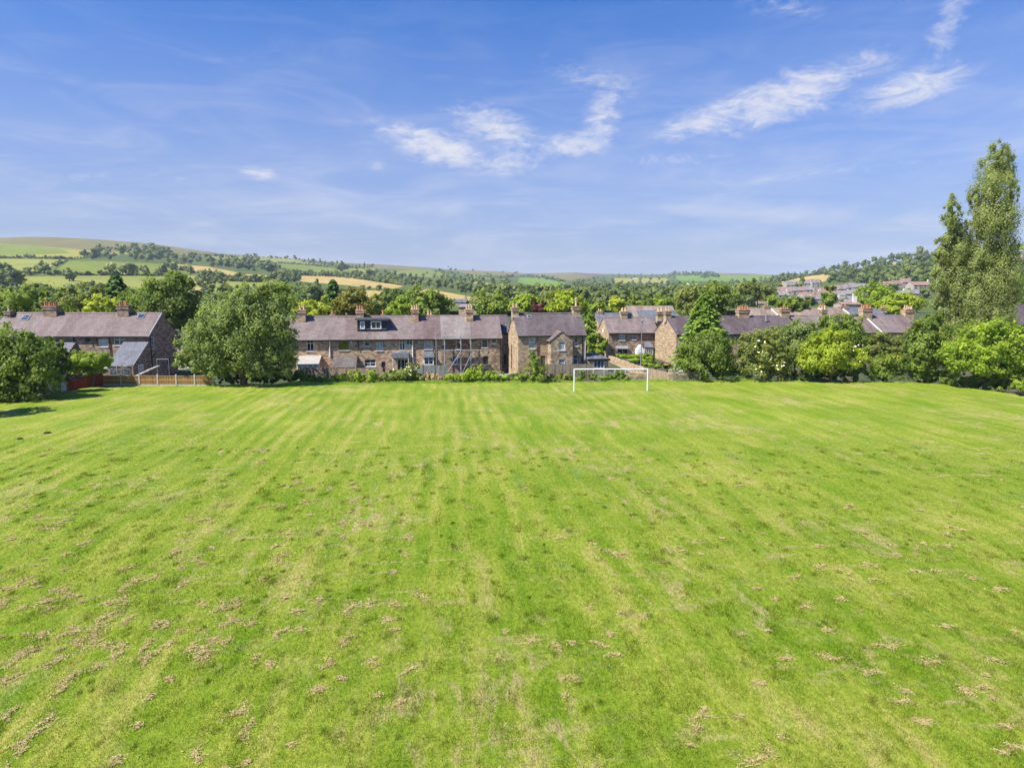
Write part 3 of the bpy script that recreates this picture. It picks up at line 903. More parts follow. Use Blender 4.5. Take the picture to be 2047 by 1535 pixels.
def plant(name, label, cat, D, lob, mat, n, leaf, group=None, base=None, tr=None, depth=1.0, part="crown", flowers=None, **kw):
    """a tree or shrub: crown from pixel lobes at distance D, its foot on the ground below"""
    PID[0] += 1
    u0 = sum(q[0] for q in lob) / len(lob) if base is None else base
    x = W(u0, 700, D)[0]
    z = ground_at(x, D)
    o = thing(name, (x, D, z), label, cat, group)
    L = px_lobes(D, lob, (x, D, z), depth)
    if D < 100 and leaf > 0.2:
        n, leaf = int(n * 1.5), leaf * 0.82
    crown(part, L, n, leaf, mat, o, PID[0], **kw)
    if tr:
        trunk(o, *tr, seed=PID[0])
    elif part == "crown":
        top = max(l[2] for l in L)
        w = max(l[3] for l in L)
        trunk(o, max(1.0, top), 0.022 * top + 0.06, 7, w * 0.8, seed=PID[0])
    else:
        m = MB(); r = random.Random(PID[0])
        w = max(l[3] for l in L); h = max(l[2] + l[5] * .3 for l in L)
        for k in range(7):
            a = r.uniform(0, 6.28)
            m.tube((math.cos(a) * .15, math.sin(a) * .15, -.1), (math.cos(a) * w * .3, math.sin(a) * w * .2, h * r.uniform(.4, .65)), .05, .015, 5)
        m.build("stem", BARK, o)
    if flowers:
        fm, fn, fs, flob = flowers
        crown("blossom", px_lobes(D - 2.0, flob, (x, D, z), depth), int(fn * 3.2), fs * .5, fm, o, PID[0] + 5000, core=0, sat=0, per=9, clump=0.10, fill=0.8, out=1.2)
    return o


def conifer(name, label, D, u, vt, vb, hw, mat, n, leaf, group=None, cat="tree", tiers=16, sag=0.35):
    PID[0] += 1
    r = np.random.default_rng(PID[0])
    x, _, zb = W(u, vb, D)
    zt = W(u, vt, D)[2]
    g = ground_at(x, D) if D < 300 else zb - 1.5
    o = thing(name, (x, D, g), label, cat, group)
    H, z0, rw = zt - g, zb - g, hw * D / FOC
    m = MB(); m.tube((0, 0, -.2), (0, 0, H * .97), 0.02 * H + .05, .02, 7)
    vs, tn = [], []
    nb = int(tiers * 9)
    per = max(6, n // nb)
    for k in range(nb):
        f = (k + r.uniform(0, 1)) / nb
        z = z0 + (H - z0) * f
        R_ = rw * (1 - f) ** 0.8 * r.uniform(0.72, 1.12) + 0.12
        a = k * 2.39996 + r.uniform(-.3, .3)
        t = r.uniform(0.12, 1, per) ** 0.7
        dv = np.array([math.cos(a), math.sin(a), 0])
        c = dv * (R_ * t)[:, None] + np.array([0, 0, z]) + np.stack([np.zeros(per), np.zeros(per), R_ * (0.25 * t - sag * 1.9 * t ** 2)], -1)
        c += r.normal(0, 0.11 * R_ + .04, (per, 3)) * np.array([1, 1, .5])
        side = np.array([-dv[1], dv[0], 0])
        nd = unit(np.array([0, 0, 1.0]) + dv * .7 + r.normal(0, .45, (per, 3)))
        ax = unit(dv + np.array([0, 0, -.35]) + side * r.uniform(-1, 1, (per, 1)))
        b = np.cross(nd, ax)
        s = leaf * r.uniform(.7, 1.4, (per, 1))
        vs.append(np.stack([c - ax * s * .6, c + b * s * .3, c + ax * s * .7, c - b * s * .3], 1).reshape(-1, 3))
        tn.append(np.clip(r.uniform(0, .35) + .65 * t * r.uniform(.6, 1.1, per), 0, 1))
        if k % 3 == 0:
            m.tube((0, 0, z), tuple(dv * R_ * .8 + np.array([0, 0, z - R_ * sag * .7])), .03 + .008 * R_, .01, 4)
    V = np.concatenate(vs)
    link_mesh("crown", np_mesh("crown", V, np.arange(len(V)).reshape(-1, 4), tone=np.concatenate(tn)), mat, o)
    m.build("trunk", BARK, o)
    return o


EDGE_GRP = None
# --- along the edge of the field, left to right
plant("leafy_shrub", "large dark leafy shrub by the white boards, the tallest bush at that field corner", "shrub", 62,
      [(30, 735, 62, 62), (-25, 715, 60, 60), (70, 715, 40, 42), (15, 690, 36, 34), (62, 682, 28, 26), (50, 772, 56, 36), (-10, 780, 60, 34), (95, 745, 32, 36), (-70, 740, 50, 60)], L_MID, 15000, 0.27, part="foliage", depth=0.9, clump=0.34)
plant("leafy_shrub", "dark shrub overhanging the white boarded fence beside the ivy topped red fence", "shrub", 66.5,
      [(112, 712, 26, 26), (95, 690, 20, 20), (125, 740, 18, 24), (128, 700, 14, 12), (88, 740, 24, 30)], L_DARK, 4200, 0.25, part="foliage")
plant("ivy_hedge", "rounded ivy hedge bulging over the top of the red stained fence", "hedge", 70.5,
      [(180, 722, 42, 20, 0, 1.6), (205, 720, 20, 17, 0, 1.4), (160, 716, 26, 15, 0, 1.3), (148, 735, 15, 18, 0, 1.0), (188, 741, 26, 10, 0, 0.9)], L_BRIGHT, 6500, 0.17, part="foliage", out=1.1, up=0.7, core=0.8)
plant("broadleaf_tree", "big spreading grey green tree between the panel fence and the terrace", "tree", 72,
      [(480, 655, 70, 58), (430, 665, 55, 46), (530, 660, 56, 50), (490, 610, 55, 40), (450, 630, 48, 40), (520, 620, 44, 40), (400, 690, 45, 34), (555, 690, 40, 36), (475, 700, 66, 40),
       (505, 590, 34, 26), (470, 596, 30, 24), (378, 700, 26, 26), (575, 708, 26, 26), (440, 715, 50, 30), (530, 722, 52, 30), (560, 650, 36, 30), (575, 735, 22, 16), (410, 650, 30, 22), (400, 728, 40, 20), (455, 735, 44, 22), (550, 742, 36, 16), (365, 720, 22, 20)],
      L_SILVER, 70000, 0.19, base=484, clump=0.24, core=0.5, fill=0.6, stretch=1.3, droop=0.2, tr=(7.5, 0.34, 9, 4.0))
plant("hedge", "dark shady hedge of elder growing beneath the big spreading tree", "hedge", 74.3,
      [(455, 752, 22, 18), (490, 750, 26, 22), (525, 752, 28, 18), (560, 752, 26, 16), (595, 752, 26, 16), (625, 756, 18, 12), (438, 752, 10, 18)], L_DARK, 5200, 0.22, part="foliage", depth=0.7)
plant("low_hedge", "continuous low hedge bottom of nettles and grass along the far field edge", "hedge", 75.6,
      [(u_, 759 + 2 * math.sin(u_), 20, 7 + 2.5 * math.sin(u_ * 1.7)) for u_ in range(612, 1150, 19)], L_BRIGHT, 9000, 0.17, part="foliage", depth=0.6)
plant("bramble_bush", "low bright bramble bush in front of the tan fence panels", "bush", 74.6,
      [(650, 758, 22, 10), (685, 757, 24, 10), (715, 754, 22, 14), (745, 753, 20, 14)], L_BRIGHT, 4200, 0.18, part="foliage", depth=0.7)
plant("flowering_bush", "round bush with pale flower tips before the terrace french doors", "bush", 74.6,
      [(800, 748, 26, 18), (822, 744, 20, 18), (780, 752, 22, 14), (838, 752, 14, 12), (765, 757, 14, 9)], L_OLIVE, 5200, 0.18, part="foliage", depth=0.8, flowers=(L_WHITE, 34, 0.13, [(805, 742, 24, 12), (822, 736, 14, 8)]))
plant("bramble_bush", "bright green bramble bank beneath the scaffolded house", "bush", 74.8,
      [(905, 752, 20, 13), (935, 750, 24, 16), (960, 748, 22, 16), (985, 752, 22, 12), (1010, 754, 22, 11), (1035, 756, 18, 9)], L_BRIGHT, 6000, 0.18, part="foliage", depth=0.7)
plant("leafy_shrub", "conical shrub standing against the tan detached house", "shrub", 74.8,
      [(1072, 742, 24, 22), (1068, 720, 16, 18), (1078, 757, 28, 12), (1064, 708, 10, 8), (1052, 752, 18, 14)], L_MID, 5200, 0.18, part="foliage", depth=0.9)
plant("bramble_bush", "low bramble clump behind the near goalpost along the boarded fence", "bush", 75.0,
      [(1105, 757, 20, 9), (1130, 755, 16, 10), (1155, 758, 20, 8), (1120, 760, 22, 7)], L_OLIVE, 2600, 0.17, part="foliage", depth=0.7)
plant("bramble_bush", "ragged bramble bank seen through the goal mouth, below the parked car", "bush", 75.2,
      [(1165, 752, 12, 12), (1185, 757, 16, 9), (1205, 756, 16, 10), (1225, 754, 16, 13), (1245, 752, 14, 13), (1255, 758, 14, 8)], L_MID, 4200, 0.17, part="foliage", depth=0.7)
plant("leafy_shrub", "broad leafy shrub tree in front of the spruce beside the field gate", "shrub", 76,
      [(1415, 700, 40, 36), (1390, 715, 32, 30), (1440, 705, 30, 36), (1405, 735, 42, 24), (1445, 740, 28, 22), (1380, 692, 18, 18), (1430, 675, 24, 16), (1370, 725, 18, 22)], L_MID, 13500, 0.25, part="crown", base=1415, clump=0.3)
plant("elder_shrub", "tall elder shrub with cream blossom, next along from the spruce", "shrub", 76,
      [(1525, 700, 42, 40), (1505, 720, 32, 32), (1550, 715, 36, 36), (1520, 740, 44, 20), (1565, 740, 30, 20), (1495, 690, 22, 22), (1540, 675, 30, 22)], L_OLIVE, 13000, 0.23, part="foliage", depth=0.8,
      flowers=(L_WHITE, 60, 0.2, [(1520, 692, 12, 14), (1515, 725, 10, 22), (1535, 700, 20, 12), (1522, 740, 8, 10), (1556, 720, 16, 24), (1500, 662, 8, 5)]))
plant("broadleaf_tree", "dull green rounded tree behind the cream flowered elder", "tree", 82,
      [(1600, 680, 40, 36), (1575, 690, 30, 30), (1625, 690, 30, 30), (1598, 660, 28, 20), (1555, 670, 20, 18)], L_SILVER, 9000, 0.25, clump=0.28)
plant("maple_tree", "vivid lime green maple spreading low over the grass", "tree", 75,
      [(1650, 700, 40, 30), (1630, 720, 34, 22), (1690, 715, 32, 24), (1665, 680, 28, 22), (1715, 712, 20, 16), (1610, 728, 22, 14), (1680, 735, 26, 12)], L_LIME, 9500, 0.27, clump=0.34, tr=(2.8, 0.14, 6, 1.8),
      flowers=(L_WHITE, 18, 0.16, [(1715, 705, 12, 22)]))
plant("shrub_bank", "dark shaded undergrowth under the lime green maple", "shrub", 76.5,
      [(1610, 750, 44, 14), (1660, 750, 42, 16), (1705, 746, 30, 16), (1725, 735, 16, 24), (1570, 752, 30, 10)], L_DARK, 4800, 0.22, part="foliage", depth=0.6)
plant("broadleaf_tree", "bushy tree with russet tinted tips behind the lime green maple", "tree", 80,
      [(1690, 668, 32, 34), (1665, 655, 22, 24), (1715, 680, 24, 30), (1700, 645, 22, 18), (1730, 695, 14, 24), (1640, 648, 14, 14)], L_MID, 9000, 0.24, clump=0.3)
plant("leafy_shrub", "loose pale shrub in the dip between the maple and the poplar thicket", "shrub", 79,
      [(1765, 690, 26, 22), (1745, 700, 20, 24), (1790, 695, 20, 26), (1760, 672, 18, 12), (1800, 715, 18, 20)], L_OLIVE, 6000, 0.23, part="foliage")
plant("leafy_shrub", "low mixed shrub with a few yellow flowers at the foot of the dip", "shrub", 75.8,
      [(1770, 730, 28, 22), (1750, 742, 22, 16), (1795, 735, 22, 22), (1775, 750, 34, 10)], L_MID, 6000, 0.22, part="foliage", flowers=(L_YFLOW, 60, 0.16, [(1792, 712, 4, 5), (1797, 716, 4, 4)]))
plant("sycamore_tree", "glossy sycamore thicket at the foot of the tall poplar", "tree", 75,
      [(1850, 695, 40, 46), (1835, 720, 36, 36), (1885, 690, 40, 44), (1865, 655, 34, 24), (1900, 720, 44, 32), (1840, 670, 24, 24), (1830, 745, 26, 16)], L_MID, 15000, 0.28, clump=0.3, base=1866)
plant("sycamore_tree", "bright leafy sycamore bulging over the field beyond the poplar", "tree", 70,
      [(1960, 690, 50, 44), (1930, 715, 46, 34), (2000, 705, 50, 40), (1965, 730, 56, 24), (2030, 690, 40, 40), (1990, 660, 38, 24), (2060, 725, 46, 36), (2030, 745, 40, 22), (1925, 735, 30, 18)], L_BRIGHT, 21000, 0.28, clump=0.28, base=1975)
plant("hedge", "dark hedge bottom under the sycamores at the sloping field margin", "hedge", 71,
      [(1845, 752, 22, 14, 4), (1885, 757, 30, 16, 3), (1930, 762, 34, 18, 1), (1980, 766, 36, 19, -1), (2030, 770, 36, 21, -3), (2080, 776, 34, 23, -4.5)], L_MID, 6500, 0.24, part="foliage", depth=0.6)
plant("leafy_shrub", "small fresh green bush at the end of the sycamore hedge", "bush", 64.5, [(2040, 768, 16, 12), (2056, 762, 18, 15)], L_BRIGHT, 1500, 0.22, part="foliage")


def poplar():
    D, u0 = 80, 1950
    x = W(u0, 700, D)[0]
    z = ground_at(x, D)
    o = thing("poplar_tree", (x, D, z), "very tall twin columned poplar rising above every other tree", "tree")
    lob = [(1975, 640, 55, 40), (1960, 600, 62, 50), (1990, 560, 52, 50), (1925, 590, 40, 46), (1985, 500, 48, 48), (1990, 440, 44, 44), (1985, 385, 40, 42), (1990, 340, 34, 34), (1995, 308, 20, 26), (2018, 400, 16, 60), (1955, 440, 24, 40),
           (1950, 395, 14, 26), (1910, 545, 36, 46), (1905, 500, 26, 36), (1905, 455, 22, 40), (1900, 425, 16, 34), (1898, 408, 10, 18), (1915, 490, 26, 40), (1880, 560, 22, 40), (1876, 505, 14, 32), (1880, 620, 22, 34), (2010, 610, 24, 46), (1925, 650, 40, 26), (2012, 330, 14, 34), (1950, 530, 30, 40), (2018, 510, 16, 50)]
    L = []
    r = random.Random(3)
    for q in lob:
        L += px_lobes(D + r.uniform(-1, 1), [q], (x, D, z), 0.85)
    r2 = np.random.default_rng(21)
    V, F, tri, tone = crown_arrays(L, 120000, 0.145, r2, sat=0, clump=0.24, core=0.45, out=1.0, up=0.25, fill=0.62, stretch=1.8)
    link_mesh("crown", np_mesh("crown", V, F, 4, tone, tri=tri), L_POP, o)
    m = MB()
    P = lambda u, v: Vector(W(u, v, D)) - Vector((x, D, z))
    for pts, r0 in (([(1958, 705), (1965, 620), (1975, 540), (1984, 450), (1988, 370), (1994, 300)], .42), ([(1950, 705), (1930, 630), (1915, 560), (1906, 480), (1897, 405)], .26), ([(1960, 660), (1995, 580), (2012, 480), (2018, 380)], .2), ([(1940, 660), (1895, 590), (1878, 490)], .16), ([(1968, 600), (1955, 520), (1950, 420)], .16)):
        for k in range(len(pts) - 1):
            m.tube(P(*pts[k]), P(*pts[k + 1]), r0 * (1 - k / len(pts)), r0 * (1 - (k + 1) / len(pts)) + .02, 7)
    m.build("trunk", BARK, o)


poplar()
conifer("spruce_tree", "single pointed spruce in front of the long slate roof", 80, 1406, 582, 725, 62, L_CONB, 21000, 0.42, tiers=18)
off = plant("broadleaf_tree", "tree at the field corner whose shade falls across the grass", "tree", 53, [(-125, 700, 66, 60), (-105, 740, 44, 40), (-170, 740, 50, 40)], L_MID, 5000, 0.32, part="crown")

# --- behind the houses
BACK = [
    ("broadleaf_tree", "dark green tree mass behind the first chimney of the slate terrace", 104, [(20, 610, 40, 34), (60, 600, 42, 34), (100, 610, 36, 26), (-20, 610, 40, 40)], L_MID, 5200),
    ("broadleaf_tree", "pale olive tree behind the broad chimney with red pots", 112, [(165, 590, 40, 22), (145, 605, 34, 22), (190, 600, 30, 22)], L_OLIVE, 3600),
    ("broadleaf_tree", "low yellow green tree against the roof ridge between the two red potted chimneys", 106, [(205, 610, 36, 20), (180, 618, 28, 14), (228, 615, 24, 16)], L_YEL, 3200),
    ("broadleaf_tree", "very dark tall tree at the stone gable", 101, [(345, 575, 40, 30), (320, 600, 44, 40), (370, 610, 36, 44), (300, 615, 36, 34), (355, 640, 44, 40), (345, 555, 24, 14), (385, 600, 20, 30)], L_DARK, 11000),
    ("broadleaf_tree", "dark rounded tree beside the roof light near the stone gable", 108, [(280, 600, 34, 26), (265, 615, 30, 22)], L_DARK, 3600),
    ("broadleaf_tree", "deep green tree rising behind the big spreading tree", 108, [(560, 600, 44, 34), (585, 625, 30, 30), (545, 590, 30, 22)], L_MID, 5600),
    ("broadleaf_tree", "yellow green bush tree at the terrace's first chimney", 106, [(622, 618, 30, 16), (640, 612, 22, 18), (600, 628, 18, 12)], L_YEL, 2800),
    ("broadleaf_tree", "bronze tinted rounded tree behind the dormer chimney", 112, [(707, 600, 32, 22), (695, 615, 34, 20), (725, 615, 24, 20)], L_ORANGE, 5200),
    ("broadleaf_tree", "pale olive rounded tree behind the dark dormer", 118, [(758, 608, 26, 18), (745, 618, 22, 14), (775, 618, 22, 12)], L_OLIVE, 3000),
    ("broadleaf_tree", "full green tree above the middle of the terrace roof", 116, [(845, 598, 38, 24), (820, 610, 34, 20), (870, 608, 30, 22), (850, 620, 46, 16)], L_MID, 7500),
    ("broadleaf_tree", "bright little tree behind the red roofed part of the terrace", 108, [(790, 622, 20, 14), (805, 614, 20, 16)], L_BRIGHT, 2600),
    ("broadleaf_tree", "rounded dull green tree behind the scaffolded house", 128, [(980, 605, 32, 24), (1000, 612, 26, 20), (962, 612, 20, 16)], L_MID, 5200),
    ("broadleaf_tree", "green tree between the two chimneys of the detached house", 122, [(1056, 605, 26, 16), (1040, 616, 24, 14)], L_BRIGHT, 3600),
    ("copper_tree", "small purple leaved tree in front of the lime green one", 120, [(1078, 612, 15, 12)], L_COPPER, 1300),
    ("broadleaf_tree", "glowing lime green domed tree above the detached house roof", 117, [(1135, 606, 30, 20), (1120, 614, 24, 14), (1150, 612, 22, 16)], L_LIME, 5600),
    ("broadleaf_tree", "olive domed tree half hidden by the glowing lime tree", 122, [(1104, 605, 20, 20), (1098, 615, 16, 14)], L_OLIVE, 2600),
    ("broadleaf_tree", "little bright round tree next to the detached house chimney", 130, [(1196, 616, 14, 12)], L_BRIGHT, 1200),
    ("broadleaf_tree", "yellowish round tree over the paired cottages' roof", 140, [(1234, 608, 15, 14)], L_YEL, 1500),
    ("broadleaf_tree", "broad green tree above the hall roof, first of two alike", 150, [(1280, 606, 28, 14), (1268, 612, 24, 10)], L_MID, 3200),
    ("broadleaf_tree", "brighter flat topped tree above the hall roof", 150, [(1325, 605, 26, 14), (1340, 608, 22, 10), (1312, 611, 18, 9)], L_BRIGHT, 3200),
    ("broadleaf_tree", "tall full tree directly behind the spruce", 125, [(1390, 598, 30, 30), (1375, 610, 24, 22), (1400, 612, 28, 20)], L_OLIVE, 5600),
    ("broadleaf_tree", "upright lighter tree just past the spruce tip", 130, [(1428, 590, 24, 26), (1440, 608, 24, 22)], L_MID, 4600),
    ("ivy_wall_tree", "ivy clad tree filling the gap beside the detached house", 104, [(1186, 680, 14, 26), (1180, 652, 12, 22), (1200, 695, 14, 18)], L_BRIGHT, 3600),
    ("broadleaf_tree", "spreading tree with dark branches above the long slate roof", 132, [(1587, 612, 26, 14), (1575, 605, 18, 10), (1600, 606, 18, 10)], L_MID, 3200),
    ("broadleaf_tree", "large bright tree among the hillside roofs", 170, [(1750, 590, 34, 24), (1735, 605, 26, 18), (1775, 605, 30, 18)], L_BRIGHT, 5200),
    ("broadleaf_tree", "wide bright tree above the last chimneys of the long terrace", 150, [(1800, 605, 40, 16), (1780, 618, 34, 14), (1825, 612, 30, 14)], L_LIME, 5200),
    ("broadleaf_tree", "small round tree with a bare stem among the town roofs", 190, [(1658, 590, 13, 18), (1666, 605, 9, 14)], L_MID, 1600),
    ("broadleaf_tree", "dense tree behind the poplar's shaded side", 140, [(2030, 575, 34, 30), (2060, 590, 40, 34), (2015, 600, 30, 24)], L_MID, 5200),
    ("broadleaf_tree", "paler tree under the dense one at the poplar's shaded side", 120, [(2035, 612, 30, 18), (2065, 618, 30, 18)], L_OLIVE, 3200),
    ("broadleaf_tree", "dark copse tree over the terrace ridge beyond the tan strip field", 210, [(785, 594, 30, 14), (765, 598, 18, 10), (805, 597, 16, 9)], L_DARK, 3200),
    ("broadleaf_tree", "pale green tree at the top of the town beside the spruce", 230, [(1510, 575, 22, 14), (1490, 585, 26, 16), (1530, 585, 24, 14)], L_OLIVE, 3600),
    ("broadleaf_tree", "round green tree on the slope above the curved wall", 220, [(1545, 600, 11, 9)], L_BRIGHT, 1100),
    ("broadleaf_tree", "dark tall tree at the edge of the town by the pale roofs", 210, [(1475, 592, 14, 18), (1466, 602, 14, 12)], L_MID, 2000),
]
for nm, lab, D, lob, mat, n in BACK:
    plant(nm, lab, "tree", D, lob, mat, int(n * 1.25), 0.0030 * D + 0.05, clump=0.36, core=0.5)
conifer("pine_tree", "dark spiky pine standing behind the slate terrace", 118, 238, 551, 640, 38, L_CONI, 6200, 0.7, tiers=9, sag=-0.1)
conifer("fir_tree", "broad dark fir behind the tile vent on the terrace ridge", 116, 668, 560, 640, 30, L_CONI, 6000, 0.6, tiers=12)
conifer("fir_tree", "small dark fir beside the detached house chimney", 135, 1177, 598, 632, 14, L_CONI, 1600, 0.55, tiers=8)

# --- far trees: a few kinds, copied
def far_kind(name, lob, n, leaf, mat, seed, tone_shift=0):
    V, F, tri, tone = crown_arrays(lob, n, leaf, np.random.default_rng(seed), clump=0.42, core=0.74, out=0.9, sat=1)
    return np_mesh(name, V, F, 4, tone, tri=tri), (V, F, tri, tone)


KINDS = {}
KIND_ARR = {}
for k, (lob, mat) in {
    "round": ([(0, 0, 3.6, 4.2, 4.2, 3.2), (1.2, 0.4, 6.0, 2.8, 2.8, 2.2), (-1.6, -.3, 5.2, 2.7, 2.7, 2.2)], L_FAR),
    "broad": ([(0, 0, 3.4, 4.8, 4.2, 3.2), (2.6, 0, 4.6, 2.6, 2.6, 2.4), (-2.6, 0, 4.2, 2.8, 2.6, 2.5), (0, 0, 6.2, 2.8, 2.8, 2.0)], L_FAR),
    "tall": ([(0, 0, 5.0, 2.6, 2.6, 4.0), (.4, 0, 8.0, 1.8, 1.8, 2.6)], L_FAR),
    "pale": ([(0, 0, 4.8, 3.0, 3.0, 3.6), (1.4, 0, 6.6, 2.0, 2.0, 2.6), (-1.3, .4, 6.0, 1.9, 1.9, 2.6)], L_FARP),
    "bush": ([(0, 0, 1.6, 2.6, 2.2, 1.9), (1.6, 0, 1.4, 1.7, 1.6, 1.4)], L_FAR),
}.items():
    me, arr = far_kind("crown", lob, 620, 1.0, mat, 40 + len(KINDS))
    KINDS[k], KIND_ARR[k] = (me, mat), arr
    me.materials.append(mat)
_m = MB(); _m.tube((0, 0, -1.0), (0, 0, 4.5), .38, .2, 6); _m.tube((0, 0, 2.2), (1.8, .3, 5.2), .18, .07, 5); _m.tube((0, 0, 2.4), (-1.7, -.2, 5.4), .18, .07, 5)
TRUNK_ME = None


def far_tree(u, v, px, kind, label, group=None, name="hill_tree"):
    """a tree on the hillside: foot at photo pixel (u, v), PX pixels tall in the photo"""
    global TRUNK_ME
    x, y, z = hill(u, v)
    h = {"round": 8.6, "broad": 8.2, "tall": 10.6, "pale": 9.2, "bush": 3.5}[kind]
    s = px * y / FOC / h
    o = thing(name, (x, y, z - 0.3), label, "bush" if kind == "bush" else "tree", group, rz=random.Random(int(u * 7 + v)).uniform(0, 6.28))
    o.scale = (s * random.Random(int(u * 3)).uniform(0.92, 1.15), s, s)
    c = bpy.data.objects.new("crown", KINDS[kind][0]); COL.objects.link(c); c.parent = o
    if kind != "bush":
        if TRUNK_ME is None:
            t_ = _m.build("trunk", BARK, o); TRUNK_ME = t_.data
        else:
            t_ = bpy.data.objects.new("trunk", TRUNK_ME); COL.objects.link(t_); t_.parent = o
    return o


GR = "trees standing alone on the hill pastures"
for q in [
    (39, 553, 14, "round", "small round tree, first of the two beside the dark copse on the pasture"), (56, 550, 17, "round", "slightly taller tree, second of the two beside the dark copse"),
    (84, 546, 25, "broad", "large dark tree where the hedge climbs across the yellow pasture"), (120, 528, 10, "broad", "small bushy tree at the corner where the climbing hedge meets the long hedge"),
    (139, 562, 26, "broad", "single heavy tree casting shade in the green pasture"), (108, 551, 11, "bush", "low bush by the field wall between two pasture trees"),
    (175, 551, 10, "round", "small tree midway along the wall of the green field"), (161, 551, 7, "bush", "tiny bush along the wall of the green field"), (204, 551, 10, "bush", "low bush beside the tall pale trees"),
    (222, 551, 29, "pale", "tall pale tree, broadest of the row in the green field"), (246, 551, 26, "pale", "slender pale tree, second of the row in the green field"), (265, 550, 27, "round", "dark leafy tree in the middle of the pale row"),
    (290, 552, 26, "pale", "pale tree at the downhill end of the row"), (326, 550, 26, "round", "tall tree in front of the diagonal wood"), (346, 547, 26, "pale", "wispy pale tree against the diagonal wood"),
    (381, 551, 19, "tall", "neat conical tree on the edge of the tan strip field"), (476, 563, 20, "round", "round tree alone on the tan strip field"), (405, 576, 14, "bush", "dark bush on the tan slope behind the spreading tree"),
    (126, 584, 9, "bush", "solitary bush in the lowest yellow pasture"), (510, 515, 9, "round", "round tree on the skyline at the end of the moor"), (494, 514, 6, "bush", "small bush on the skyline next to a round tree"), (541, 516, 5, "bush", "small skyline bush before the gap in the hedge"), (573, 517, 5, "bush", "dark skyline bush just before the conifer belt"),
    (684, 543, 21, "broad", "dominant dark tree where the conifer belt ends"), (557, 549, 14, "round", "rounded tree in the hedge over the tan field"), (622, 551, 13, "round", "tree midway along the hedge over the tan field"), (644, 551, 9, "bush", "pinkish low bush in the hedge over the tan field"),
    (668, 552, 10, "bush", "pale bush at the hedge end below the dark tree"), (694, 554, 12, "round", "round bushy tree under the dominant dark tree"), (714, 553, 12, "bush", "bush by the winding track beneath the moor"), (741, 558, 22, "round", "full round tree beside the far end of the tan field"),
    (604, 586, 24, "round", "dark tree, first of the pair below the tan field"), (622, 587, 22, "round", "second dark tree of the pair below the tan field"), (634, 580, 24, "tall", "pointed tree just behind the dark pair"),
    (725, 581, 12, "round", "first of three little round trees on the pale field edge"), (738, 580, 11, "pale", "lighter one amid three little round trees on the pale field edge"), (757, 582, 14, "round", "third and tallest of the little round trees on the pale field edge"),
    (862, 585, 14, "pale", "pale tree by the top corner of the golden field"), (935, 553, 7, "round", "small tree on the green slope under the far moor"), (944, 561, 13, "tall", "pointed tree on the lane below the far moor"), (955, 562, 8, "bush", "bush next to the pointed tree on the lane"), (965, 561, 9, "round", "round tree by the pale strip"),
    (985, 564, 11, "round", "round tree over the pale strip"), (1012, 568, 14, "broad", "broad tree at the corner of the green valley field"), (975, 550, 6, "broad", "clump like tree on the far moor edge"), (1013, 555, 7, "round", "tree in front of the far moor's rough patch"),
    (1062, 556, 6, "round", "small tree at the foot of the far moor, by the green field"), (1077, 557, 4, "bush", "tiny bush at the foot of the far moor"), (1092, 560, 8, "round", "dark tree below the moor's brown summit"), (1118, 564, 6, "bush", "bush at the end of the green valley field"),
    (945, 541, 3, "bush", "speck of a bush on the moor skyline"), (1005, 545, 3, "bush", "low bush on the sinking skyline"), (1032, 547, 4, "bush", "skyline bush where the far moor begins"),
    (1348, 556, 5, "round", "little tree standing on the far green slope"), (1280, 561, 6, "round", "first of the small trees on the far tan strip"), (1300, 560, 7, "round", "second of the small trees on the far tan strip"), (1318, 560, 6, "round", "third of the small trees on the far tan strip"), (1336, 559, 5, "round", "last of the small trees on the far tan strip"),
    (1602, 578, 26, "tall", "dark leaning tree in front of the tan hillside field"), (1637, 570, 12, "round", "round tree at the foot of the tan hillside field"), (1558, 579, 16, "broad", "bushy tree below the tan hillside field"), (1627, 574, 14, "tall", "upright tree by the church spire"),
    (1724, 533, 8, "round", "small dark tree on the wooded skyline"), (1760, 529, 16, "broad", "tall tree breaking the wooded skyline"), (1795, 515, 8, "round", "skyline tree, flat topped, by the rocky knoll"), (1834, 516, 15, "broad", "large round tree on the skyline near the poplar"), (1852, 510, 9, "round", "blackish small tree on the skyline near the poplar"),
]:
    far_tree(*q[:5])


def poly_points(poly, spacing, r, skip=()):
    p = np.array(poly)
    lo, hi = p.min(0), p.max(0)
    out = []
    v = lo[1]
    while v <= hi[1]:
        u = lo[0] + r.uniform(0, spacing)
        while u <= hi[0]:
            uu, vv = u + r.uniform(-.35, .35) * spacing, v + r.uniform(-.3, .3) * spacing * .5
            if inside(poly, uu, vv) and not any(inside(s, uu, vv) for s in skip):
                out.append((uu, vv))
            u += spacing
        v += spacing * 0.42
    return out


